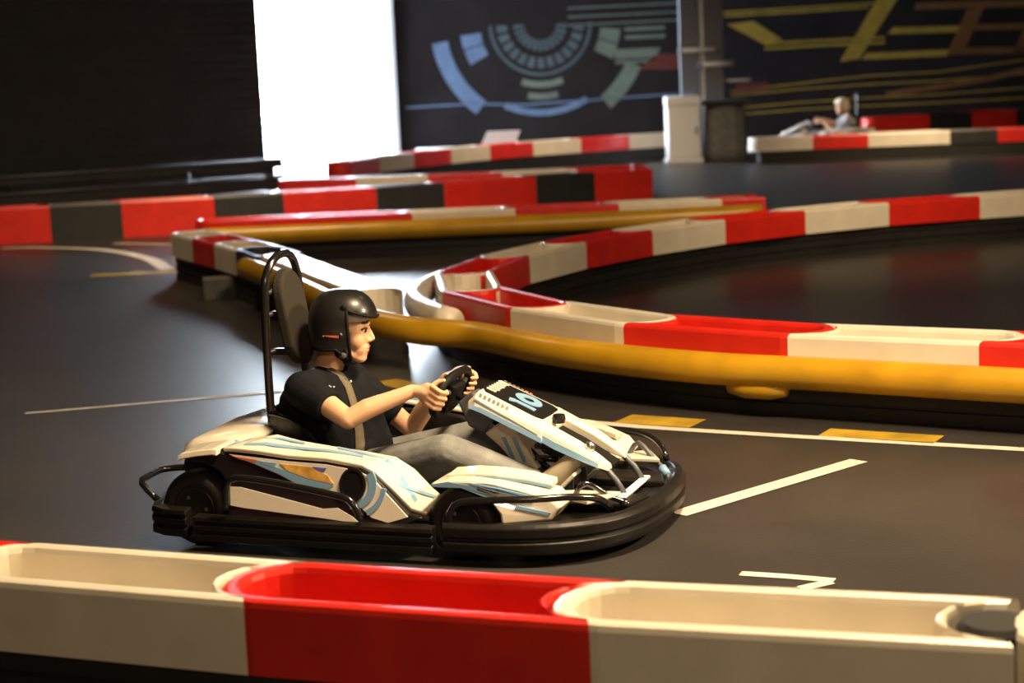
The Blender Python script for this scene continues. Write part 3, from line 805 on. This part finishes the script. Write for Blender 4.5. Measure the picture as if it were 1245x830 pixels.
    for s in (-1, 1):
        xs = [.955, 1.0, 1.05, 1.10, 1.17, 1.235]
        V = []
        for x in xs: V += [hs(x, .0, s, .002), hs(x, .42, s, .002)]
        mk('flank_stripe', V, [(2*i, 2*i+1, 2*i+3, 2*i+2) for i in range(len(xs)-1)], 'kart_blue', hood, solid=.004)
        V = []
        for i, x in enumerate([.975, 1.02, 1.08, 1.16, 1.22]): V += [hs(x, .95 - i * .10, s, .002), hs(x, .82 - i * .06, s, .002)]
        mk('pinstripe', V, [(2*i, 2*i+1, 2*i+3, 2*i+2) for i in range(4)], 'kart_blue', hood, solid=.004)
        for k in range(7):                   # blurred dark script on the shoulder of the hood
            x = .985 + k * .017
            y0, y1 = s * (.135 + .010), s * (.135 - .002)
            zz = zt(x)
            mk('script', [(x, y0, zz - .014), (x + .011, y0, zz - .019), (x + .013, y1, zz - .006), (x + .003, y1, zz - .002)], [(0, 1, 2, 3)], 'sticker_dark' if k < 5 else 'sticker_red', hood, solid=.003)
    # arms running from the hood down to the nose
    for s in (-1, 1):
        arm = []
        for x, y, w, z, h in ((1.20, .118, .046, zt(1.20), .060), (1.28, .118, .044, .380, .062), (1.36, .116, .040, .338, .055), (1.43, .112, .034, .292, .040), (1.475, .108, .024, .258, .022)):
            arm.append([(x, s*(y + w), z - h), (x, s*(y + w - .008), z - h*.35), (x, s*(y + w*.5), z - .003), (x, s*(y - w*.6), z), (x, s*(y - w), z - .012), (x, s*(y - w), z - h)])
        ar = G().loft(arm).mk('hood_arm', 'kart_white', R, bevel=.004)
        V = []
        for x, y, w, z, h in ((1.215, .118, .046, zt(1.215), .060), (1.28, .118, .044, .380, .062), (1.36, .116, .040, .338, .055), (1.44, .111, .033, .287, .038)):
            V += [(x, s*(y + w + .002), z - h + .001), (x, s*(y + w - .003), z - h*.55)]
        mk('arm_stripe', V, [(2*i, 2*i+1, 2*i+3, 2*i+2) for i in range(3)], 'kart_blue', ar, solid=.004)
        G().tube([(1.44, s*.11, .265), (1.50, s*.12, .20), (1.53, s*.12, .15)], .012, 8).mk('arm_stay', 'steel_grey', R, smooth=True)
    G().prism([(1.24, .36), (1.33, .315), (1.46, .235), (1.45, .215), (1.32, .28), (1.24, .33)], lambda x, z: (x, -.07, z), lambda x, z: (x, .07, z)).mk('nose_grille', 'trim_black', R)
    G().lathe([(0, -.016), (.022, -.016), (.026, 0), (.022, .016), (0, .016)], (1.255, -.02, .405), 'Z', 16).mk('filler_cap', 'kart_black', R, smooth=False)
    G().lathe([(0, -.02), (.016, -.02), (.020, .0), (.014, .012), (0, .016)], (1.40, -.105, .325), 'Z', 16).mk('lamp', 'steel', R, smooth=True)
    # white shroud over the steering column between the legs
    sh = G().prism([(.965, .345), (1.02, .385), (1.075, .385), (1.175, .215), (1.12, .19), (1.02, .30)], lambda x, z: (x, -.05, z), lambda x, z: (x, .08, z)).mk('column_shroud', 'kart_white', R, bevel=.008)
    for x0 in (1.035, 1.075):
        G().prism([(x0, .335), (x0 + .016, .335), (x0 + .055, .245), (x0 + .045, .235)], lambda x, z: (x, -.054, z), lambda x, z: (x, -.050, z)).mk('pinstripe', 'kart_blue', sh)
    for k, z in enumerate((.30, .255)):
        G().tube([(1.16, -.03, z), (1.25, -.03, z - .005)], .012, 8).mk('pedal_link', 'tube_black', R, smooth=True)
    # ---- front fenders
    for s in (-1, 1):
        out_ = [(.955, .276), (1.027, .289), (1.11, .290), (1.195, .279), (1.29, .258), (1.37, .232), (1.41, .190), (1.38, .148), (1.218, .138), (1.212, .175), (1.19, .206), (1.155, .232), (1.071, .262), (.963, .262)]
        yo = lambda x, z: s * (.585 - .10 * (z - .13) - (max(0, x - 1.2) * .34))
        fe = G().prism(out_, lambda x, z: (x, yo(x, z), z), lambda x, z: (x, s * .40 - s * max(0, x - 1.2) * .25, z)).mk('front_fender', 'kart_white', R, bevel=.008)
        G().prism([(.958, .272), (1.02, .284), (1.10, .274), (1.19, .245), (1.205, .228), (1.15, .240), (1.071, .2645), (.966, .2645)], lambda x, z: (x, yo(x, z) + s*.004, z), lambda x, z: (x, yo(x, z) - s*.004, z)).mk('blue_edge', 'kart_blue', fe)
        G().prism([(1.10, .284), (1.21, .266), (1.33, .234), (1.32, .225), (1.20, .257), (1.11, .276)], lambda x, z: (x, yo(x, z) + s*.004, z), lambda x, z: (x, yo(x, z) - s*.004, z)).mk('blue_line', 'kart_blue', fe)
        G().prism([(1.13, .268), (1.21, .250), (1.20, .241), (1.13, .259)], lambda x, z: (x, yo(x, z) + s*.004, z), lambda x, z: (x, yo(x, z) - s*.004, z)).mk('script', 'sticker_dark', fe)
        G().prism([(1.27, .205), (1.38, .176), (1.37, .168), (1.26, .196)], lambda x, z: (x, yo(x, z) + s*.004, z), lambda x, z: (x, yo(x, z) - s*.004, z)).mk('blue_line', 'kart_blue', fe)
        # inner white strip above the fender, with a dark joint between
        st_ = G().loft([[(x, s*y0, z - .018), (x, s*y0, z), (x, s*y1, z + .006), (x, s*y1, z - .018)] for x, y0, y1, z in ((.99, .50, .40, .292), (1.08, .50, .40, .302), (1.17, .495, .40, .300), (1.28, .47, .385, .284), (1.36, .44, .37, .262))]).mk('fender_strip', 'kart_white', R, bevel=.005)
        G().loft([[(x, s*(y0 + .002), z - .019), (x, s*(y0 + .002), z - .009), (x, s*(y0 - .003), z - .009), (x, s*(y0 - .003), z - .019)] for x, y0, z in ((1.10, .50, .302), (1.17, .495, .300), (1.28, .47, .284), (1.36, .44, .262))]).mk('blue_line', 'kart_blue', st_)
        # white wedge lying on the bumper deck
        G().prism([(1.27, .30), (1.40, .268), (1.56, .265), (1.48, .42)], lambda x, y: (x, s*y, .182), lambda x, y: (x, s*y, .198)).mk('deck_wedge', 'kart_white', R, bevel=.004)
        G().prism([(1.18, .16), (1.30, .30), (1.57, .262), (1.62, .10), (1.30, .10)], lambda x, y: (x, s*y, .124), lambda x, y: (x, s*y, .150)).mk('deck_cover', 'bumper_black', R, bevel=.006)
        G().box((1.30, s*.10 - .02, .06), (1.325, s*.10 + .02, .20)).mk('pedal', 'steel_grey', R, bevel=.004)
    G().box((1.52, -.20, .146), (1.55, .16, .158)).mk('deck_plate', 'white_metal', R, bevel=.003)
    return R

kart = build_kart()
# ------------------------------------------------------------------ the driver, in the kart's coordinates
def cap_mesh(g, p0, p1, r0, r1, n=16, flat0=False, flat1=False):
    p0, p1 = Vector(p0), Vector(p1)
    d = (p1 - p0); L = d.length; d.normalize()
    u = Vector((0, 0, 1)) if abs(d.z) < .9 else Vector((1, 0, 0))
    a = (u - d * u.dot(d)).normalized(); b = d.cross(a)
    prof = []
    if flat0: prof += [(0.0001, 0.0), (r0, 0.0)]
    else: prof += [(r0 * math.sin(t), -r0 * math.cos(t)) for t in (0.02, .4, .8, 1.2, PI/2)]
    if flat1: prof += [(r1, L), (0.0001, L)]
    else: prof += [(r1 * math.cos(t), L + r1 * math.sin(t)) for t in (0, .4, .8, 1.2, 1.55)]
    g.loft([[p0 + d * h + (a * math.cos(2*PI*k/n) + b * math.sin(2*PI*k/n)) * r for k in range(n)] for r, h in prof])
def ell_mesh(g, c, rx, ry, rz, rot=None, n=20, m_=12):
    c = Vector(c); M = rot or Matrix.Identity(3)
    rings = []
    for j in range(m_ + 1):
        t = max(.02, min(PI - .02, PI * j / m_))
        rings.append([c + M @ Vector((rx * math.sin(t) * math.cos(2*PI*k/n), ry * math.sin(t) * math.sin(2*PI*k/n), rz * math.cos(t))) for k in range(n)])
    g.loft(rings)
def fuse(name, g, voxel, smooth_n, material, parent, fac=.5):
    me = bpy.data.meshes.new(name); me.from_pydata(g.v, [], g.f)
    bm = bmesh.new(); bm.from_mesh(me); bmesh.ops.recalc_face_normals(bm, faces=bm.faces); bm.to_mesh(me); bm.free()
    o = bpy.data.objects.new(name, me); COL.objects.link(o)
    r = o.modifiers.new('r', 'REMESH'); r.mode = 'VOXEL'; r.voxel_size = voxel
    s = o.modifiers.new('s', 'SMOOTH'); s.iterations = smooth_n; s.factor = fac
    dg = bpy.context.evaluated_depsgraph_get()
    me2 = bpy.data.meshes.new_from_object(o.evaluated_get(dg))
    o.modifiers.clear(); o.data = me2; bpy.data.meshes.remove(me)
    me2.name = name
    me2.materials.clear(); me2.materials.append(MAT[material])
    for p in me2.polygons: p.use_smooth = True; p.material_index = 0
    o.parent = parent
    return o

HC = Vector((.385, 0, .745)); HYAW = math.radians(15)
HROT = Matrix.Rotation(HYAW, 3, 'Z')
def Hd(x, y, z): return HC + HROT @ Vector(((x - .385) * .94 - .003, y, z - .745))

SC = Vector((.818, 0, .494)); SU = Vector((.42, 0, .907)); SF = Vector((.907, 0, -.42))
def arm_points(s):
    sh = Vector((.285, s * .185, .525))
    turn = math.radians(-1)
    y = s * .148; u = .012
    gp = SC + SU * (u * math.cos(turn) - y * math.sin(turn)) + Vector((0, y * math.cos(turn) + u * math.sin(turn), 0))
    el = Vector((.515, -.285, .435)) if s < 0 else Vector((.535, .265, .285))
    wr = gp - SF * .085 + Vector((-.012, s * .022, -.012 if s < 0 else -.03))
    return sh, el, wr, gp
def build_driver(root):
    g = G()
    # trunk
    ell_mesh(g, (.44, 0, .19), .13, .165, .10)
    cap_mesh(g, (.42, -.06, .20), (.33, -.07, .46), .105, .115); cap_mesh(g, (.42, .06, .20), (.33, .07, .46), .105, .115)
    cap_mesh(g, (.30, -.15, .53), (.30, .15, .53), .062, .062)
    # neck and head
    cap_mesh(g, (.298, 0, .55), Hd(.355, 0, .68), .058, .054)
    ell_mesh(g, Hd(.375, 0, .775), .094, .076, .100, HROT)
    ell_mesh(g, Hd(.430, 0, .725), .062, .062, .098, HROT)
    cap_mesh(g, Hd(.375, -.042, .665), Hd(.450, -.014, .620), .026, .022); cap_mesh(g, Hd(.375, .042, .665), Hd(.450, .014, .620), .026, .022)
    ell_mesh(g, Hd(.436, 0, .650), .046, .046, .052, HROT); ell_mesh(g, Hd(.452, 0, .620), .024, .030, .022, HROT)                       # chin
    ell_mesh(g, Hd(.445, 0, .665), .040, .040, .040, HROT)                       # mouth mound
    cap_mesh(g, Hd(.485, 0, .742), Hd(.505, 0, .692), .0085, .0105)               # nose
    cap_mesh(g, Hd(.494, -.012, .686), Hd(.494, .012, .686), .0085, .0085)
    cap_mesh(g, Hd(.480, -.030, .750), Hd(.480, .030, .750), .013, .013)         # brow ridge
    cap_mesh(g, Hd(.483, -.014, .6615), Hd(.483, .014, .6615), .0085, .0085)     # lips
    cap_mesh(g, Hd(.478, -.013, .6470), Hd(.478, .013, .6470), .0095, .0095)
    for s in (-1, 1):
        ell_mesh(g, Hd(.440, s*.036, .695), .034, .026, .042, HROT)              # cheek
        ell_mesh(g, Hd(.444, s*.024, .662), .034, .024, .038, HROT)
        ell_mesh(g, Hd(.365, s*.076, .715), .020, .010, .032, HROT)              # ear
        # legs inside the jeans
        if s < 0: hip, kn, an, toe = (.46, -.10, .17), (.865, -.185, .305), (1.205, -.145, .165), (1.30, -.13, .245)
        else:     hip, kn, an, toe = (.46, .10, .17), (.85, .165, .285), (1.20, .13, .135), (1.33, .12, .23)
        cap_mesh(g, hip, kn, .078, .052); cap_mesh(g, kn, an, .050, .036)
        cap_mesh(g, an, toe, .036, .030)
        # arm
        sh, el, wr, gp = arm_points(s)
        mid = sh.lerp(el, .45) + Vector((0, 0, .006))
        cap_mesh(g, sh, mid, .054, .046); cap_mesh(g, mid, el, .046, .038)
        m2 = el.lerp(wr, .30) + Vector((0, 0, .008))
        cap_mesh(g, el, m2, .037, .039); cap_mesh(g, m2, wr, .039, .0255)
        # hand closed round the rim
        out = Vector((0, s, 0))
        pc = gp - SF * .036 + out * .018
        M = Matrix((SF, Vector((0, 1, 0)), SU)).transposed()
        cap_mesh(g, wr, pc - SF*.01, .024, .026)
        ell_mesh(g, pc, .040, .019, .042, M)
        for i, (o_, ln) in enumerate(((.036, .95), (.013, 1.05), (-.010, 1.0), (-.032, .85))):
            b0 = gp + SU*o_ - SF*.022 + out*.027
            b1 = gp + SU*(o_ - .003) + SF*.014*ln + out*.034
            b2 = gp + SU*(o_ - .006) + SF*.034*ln + out*.006
            b3 = gp + SU*(o_ - .007) + SF*.022*ln - out*.020
            cap_mesh(g, b0, b1, .0105, .0098, 10); cap_mesh(g, b1, b2, .0096, .0088, 10); cap_mesh(g, b2, b3, .0086, .0076, 10)
        t0 = gp - SF*.040 - out*.002 + SU*.012; t1 = gp - SF*.026 - out*.016 + SU*.044; t2 = gp - SF*.004 - out*.020 + SU*.062
        cap_mesh(g, t0, t1, .0125, .0108, 10); cap_mesh(g, t1, t2, .0105, .0088, 10)
    body = fuse('body', g, .0042, 4, 'skin', root, .45)
    # lips and eyebrows coloured on the same surface
    body.data.materials.append(MAT['lip']); body.data.materials.append(MAT['brow'])
    for p in body.data.polygons:
        q = HROT.transposed() @ (p.center - HC); x, y, z = q.x / .94 + .385, q.y, q.z + .745
        if abs(y) < .019 and x > .476 and .640 < z < .668: p.material_index = 1
        elif .008 < abs(y) < .044 and x > .466 and .7535 < z < .762: p.material_index = 2
    # eyes
    for s in (-1, 1):
        e = G(); ell_mesh(e, Hd(.4725, s*.032, .729), .0140, .0145, .0105, HROT)
        ey = e.mk('eye', 'eye_white', root, smooth=True)
        e = G(); ell_mesh(e, Hd(.4830, s*.0350, .7285), .0060, .0085, .0085, HROT)
        e.mk('iris', 'eye_dark', ey, smooth=True)
        l = G(); l.tube([Hd(.4690, s*.049, .733), Hd(.4850, s*.037, .7390), Hd(.4880, s*.022, .735)], .0042, 6)
        l.mk('upper_lid', 'brow', ey, smooth=True)
    # ---- T-shirt
    g = G()
    cap_mesh(g, (.425, -.065, .20), (.325, -.075, .46), .122, .130); cap_mesh(g, (.425, .065, .20), (.325, .075, .46), .122, .130)
    ell_mesh(g, (.42, 0, .24), .135, .175, .13)
    cap_mesh(g, (.300, -.155, .520), (.300, .155, .520), .075, .075)
    cap_mesh(g, (.300, 0, .50), (.303, 0, .574), .090, .066, flat1=True)
    cap_mesh(g, (.240, -.07, .44), (.240, .07, .44), .110, .110)
    for s in (-1, 1):
        sh, el, wr, gp = arm_points(s)
        e_ = sh.lerp(el, .60 if s < 0 else .75)
        cap_mesh(g, sh, e_, .073, .064, flat1=True)
    shirt = fuse('t_shirt', g, .006, 5, 'shirt', root)
    # ---- jeans
    g = G()
    ell_mesh(g, (.47, 0, .175), .135, .185, .105)
    for s in (-1, 1):
        if s < 0: hip, kn, an = (.48, -.105, .175), (.865, -.185, .300), (1.200, -.145, .178)
        else:     hip, kn, an = (.48, .105, .175), (.85, .165, .280), (1.195, .13, .145)
        kn = Vector(kn); an = Vector(an)
        cap_mesh(g, hip, kn, .098, .072); cap_mesh(g, kn, kn.lerp(an, .45), .071, .066); cap_mesh(g, kn.lerp(an, .40), an, .066, .056, flat1=True)
        cap_mesh(g, Vector(hip).lerp(kn, .6) + Vector((0, 0, -.02)), kn + Vector((.03, 0, -.03)), .075, .060)
    fuse('jeans', g, .006, 5, 'jeans', root)
    # ---- shoes
    for s in (-1, 1):
        an, toe = (Vector((1.215, -.143, .150)), Vector((1.315, -.128, .250))) if s < 0 else (Vector((1.225, .13, .125)), Vector((1.345, .12, .235)))
        g = G(); d = (toe - an).normalized(); up = Vector((-d.z, 0, d.x))
        cap_mesh(g, an - d*.02, an + up*.045 - d*.015, .044, .043, flat1=True)
        cap_mesh(g, an - d*.03, an.lerp(toe, .6), .042, .043); cap_mesh(g, an.lerp(toe, .6), toe + d*.03, .043, .034)
        so = fuse('shoe', g, .006, 3, 'shoe', root)
        g = G()
        ns = -up
        pts = [(-.065, .028), (-.07, -.028), (.0, -.036), (.08, -.044), (.15, -.038), (.172, 0.0), (.15, .036), (.08, .040), (.0, .032)]
        g.prism(pts, lambda a, b: an + d*a + Vector((0, b, 0)) + ns*.036, lambda a, b: an + d*a + Vector((0, b, 0)) + ns*.050)
        g.mk('sole', 'sole', so, bevel=.004)
    # ---- helmet
    bm = bmesh.new()
    bmesh.ops.create_uvsphere(bm, u_segments=56, v_segments=36, radius=1.0)
    for v in bm.verts:
        x, y, z = v.co
        rz = .137 if z > 0 else .200
        sq = (abs(x)**2.35 + abs(y)**2.35 + abs(z)**2.35) ** (-1 / 2.35)
        v.co = Vector((.387 + x * .144 * sq, y * .118 * sq, .753 + z * rz * sq))
    def cut(co, no): bmesh.ops.bisect_plane(bm, geom=bm.verts[:] + bm.edges[:] + bm.faces[:], plane_co=co, plane_no=no)
    n1 = Vector((.36, 0, 1)).normalized(); n2 = Vector((1, 0, .03)).normalized()
    cut((.43, 0, .815), n1); cut((.426, 0, .70), n2)
    nb = Vector((.62, 0, .78)).normalized(); cut((.385, 0, .655), nb)
    cut((.30, 0, .668), (0, 0, 1)); cut((.40, 0, .606), (0, 0, 1)); cut((.372, 0, .70), (1, 0, 0))
    kill = []
    for f in bm.faces:
        c = f.calc_center_median()
        front = (c - Vector((.426, 0, .70))).dot(n2) > 0 and (c - Vector((.43, 0, .815))).dot(n1) < 0
        low = c.z < .606
        back = c.x < .372 and c.z < .668
        diag = c.x < .43 and c.x > .372 and (c - Vector((.385, 0, .655))).dot(nb) < 0
        if front or low or back or diag: kill.append(f)
    bmesh.ops.delete(bm, geom=kill, context='FACES')
    bmesh.ops.remove_doubles(bm, verts=bm.verts, dist=.0008)
    for v in bm.verts: v.co = Hd(*v.co)
    me = bpy.data.meshes.new('helmet'); bm.to_mesh(me); 
    edges = [[me.vertices[i].co.copy() for i in (e.verts[0].index, e.verts[1].index)] for e in bm.edges if e.is_boundary]
    # boundary loop for the rubber trim
    adj = {}
    for e in bm.edges:
        if e.is_boundary:
            a, b = e.verts[0].index, e.verts[1].index
            adj.setdefault(a, []).append(b); adj.setdefault(b, []).append(a)
    start = next(iter(adj)); loop_ = [start]; prev = None; cur = start
    while True:
        nx = [q for q in adj[cur] if q != prev]
        if not nx or nx[0] == start: break
        prev, cur = cur, nx[0]; loop_.append(cur)
        if len(loop_) > 2000: break
    lp = [me.vertices[i].co.copy() for i in loop_]
    bm.free()
    for p in me.polygons: p.use_smooth = True
    he = bpy.data.objects.new('helmet', me); COL.objects.link(he); he.parent = root
    me.materials.append(MAT['helmet_black'])
    s_ = he.modifiers.new('s', 'SOLIDIFY'); s_.thickness = .018; s_.offset = -1
    G().tube(lp, .0065, 6, True).mk('trim', 'trim_black', he, smooth=True)
    for s in (-1, 1):
        for (x, z, rr) in ((.412, .828, .012), (.397, .728, .006), (.323, .722, .004)):
            q = Vector((.392 + .0, 0, .753)); dx, dz = (x - .387) / .144, (z - .753) / (.137 if z > .753 else .2)
            y = .118 * max(0, 1 - abs(dx)**2.35 - abs(dz)**2.35) ** (1 / 2.35)
            g = G(); ell_mesh(g, Hd(x, s * (y + .002), z), rr, .006, rr, HROT, 14, 8)
            g.mk('snap_button', 'steel_grey' if rr < .01 else 'trim_black', he, smooth=True)
        g = G()
        row = []
        for k in range(6):
            x = .330 + k * .0115; z = .7235 - .001 * k
            dx, dz = (x - .387) / .144, (z - .753) / .2
            y = .118 * max(0, 1 - abs(dx)**2.35 - abs(dz)**2.35) ** (1 / 2.35)
            hh = .0015 + .0007 * k
            row.append([Hd(x, s*(y + .003), z - hh), Hd(x, s*(y + .003), z + hh), Hd(x, s*(y - .002), z + hh), Hd(x, s*(y - .002), z - hh)])
        g.loft(row); g.mk('helmet_print', 'sticker_red', he)
        g = G(); g.tube([Hd(.410, s*.098, .640), Hd(.418, s*.075, .616), Hd(.428, s*.035, .602), Hd(.432, 0, .599)], .006, 6)
        g.mk('chin_strap', 'trim_black', he, smooth=True)
        g = G(); ell_mesh(g, Hd(.398, s*.104, .645), .016, .008, .014, HROT); g.mk('strap_buckle', 'steel_grey', he, smooth=True)
    for s in (-1, 1):
        g = G(); ell_mesh(g, Hd(.404, s*.082, .690), .022, .030, .088, HROT); cap_mesh(g, Hd(.385, s*.088, .655), Hd(.412, s*.078, .628), .024, .020)
        g.mk('cheek_pad', 'trim_black', he, smooth=True)
    # head sock under the helmet rim
    g = G(); rows = []
    for k in range(17):
        a = math.radians(-80 + 160 * k / 16)
        rows.append([Hd(.395 + rx * math.cos(a), ry * math.sin(a), z) for rx, ry, z in ((.100, .083, .765), (.1035, .085, .777), (.095, .079, .800), (.085, .070, .800))])
    g.loft(rows); g.mk('head_sock', 'sock_white', root, smooth=True)
    # ---- things lying on the shirt: found on its surface
    bvh = BVHTree.FromPolygons([v.co for v in shirt.data.vertices], [p.vertices for p in shirt.data.polygons])
    def onshirt(p, d=(1, -.35, .25), e=.004):
        dv_ = Vector(d).normalized()
        hit = bvh.ray_cast(Vector(p) + dv_ * .5, -dv_)
        if hit[0] is None: return Vector(p)
        return hit[0] + hit[1] * e
    path = [(.335, -.065, .575), (.37, -.068, .545), (.40, -.08, .50), (.42, -.09, .45), (.44, -.10, .40), (.46, -.115, .35), (.47, -.13, .30), (.47, -.15, .25)]
    V = []
    for i, p in enumerate(path):
        dq = (1, -.5, .9 - .1 * i)
        V += [onshirt(Vector(p) + Vector((0, -.022, 0)), dq, .005), onshirt(Vector(p) + Vector((0, .022, 0)), dq, .005)]
    mk('seat_belt', V, [(2*i, 2*i+1, 2*i+3, 2*i+2) for i in range(len(path)-1)], 'belt_grey', root, solid=.003, smooth=True)
    for (y, z, w, h) in ((-.165, .508, .012, .008), (-.140, .507, .008, .010), (-.120, .501, .006, .005), (-.035, .494, .006, .005), (-.012, .498, .014, .008)):
        q = [onshirt((.3, y + a*w/2, z + b*h/2), (1, -.3, .3), .003) for a, b in ((-1, -1), (1, -1), (1, 1), (-1, 1))]
        mk('shirt_print', q, [(0, 1, 2, 3)], 'sock_white', root, solid=.002)
    return root

KLOC, KYAW = (-1.01, 7.07, 0), math.radians(-20)
kart.location = KLOC; kart.rotation_euler = (0, 0, KYAW)
tagit(kart, 'white, light blue and black rental go-kart numbered 10 in the foreground', 'go-kart', 'karts on the track')
driver = empty('person')
build_driver(driver)
driver.location = KLOC; driver.rotation_euler = (0, 0, KYAW)
tagit(driver, 'person in black helmet, dark t-shirt and jeans steering the front kart', 'person', 'kart drivers')

# ------------------------------------------------------------------ second kart far behind, driving the other way
def copy_tree(o, parent=None):
    c = o.copy(); COL.objects.link(c); c.parent = parent
    for ch_ in list(o.children): copy_tree(ch_, c)
    return c
k2 = copy_tree(kart); d2 = copy_tree(driver)
for o in (k2, d2):
    o.location = (6.25, 31.4, 0); o.rotation_euler = (0, 0, math.radians(172))
tagit(k2, 'far kart mostly hidden behind the right-hand red and white barrier row', 'go-kart', 'karts on the track')
tagit(d2, 'person in grey shirt with cream helmet driving the far kart', 'person', 'kart drivers')
def swap(o, table):
    for s in o.material_slots:
        if s.material and s.material.name in table:
            s.link = 'OBJECT'; s.material = MAT[table[s.material.name]]
    for c in o.children: swap(c, table)
_t = {'shirt': 'shirt_grey', 'helmet_black': 'helmet_cream'}
def swap2(o):
    for s in o.material_slots:
        n = s.material.name if s.material else ''
        if n in _t:
            s.link = 'OBJECT'; s.material = MAT[_t[n]]
    for c in o.children: swap2(c)
swap2(d2)
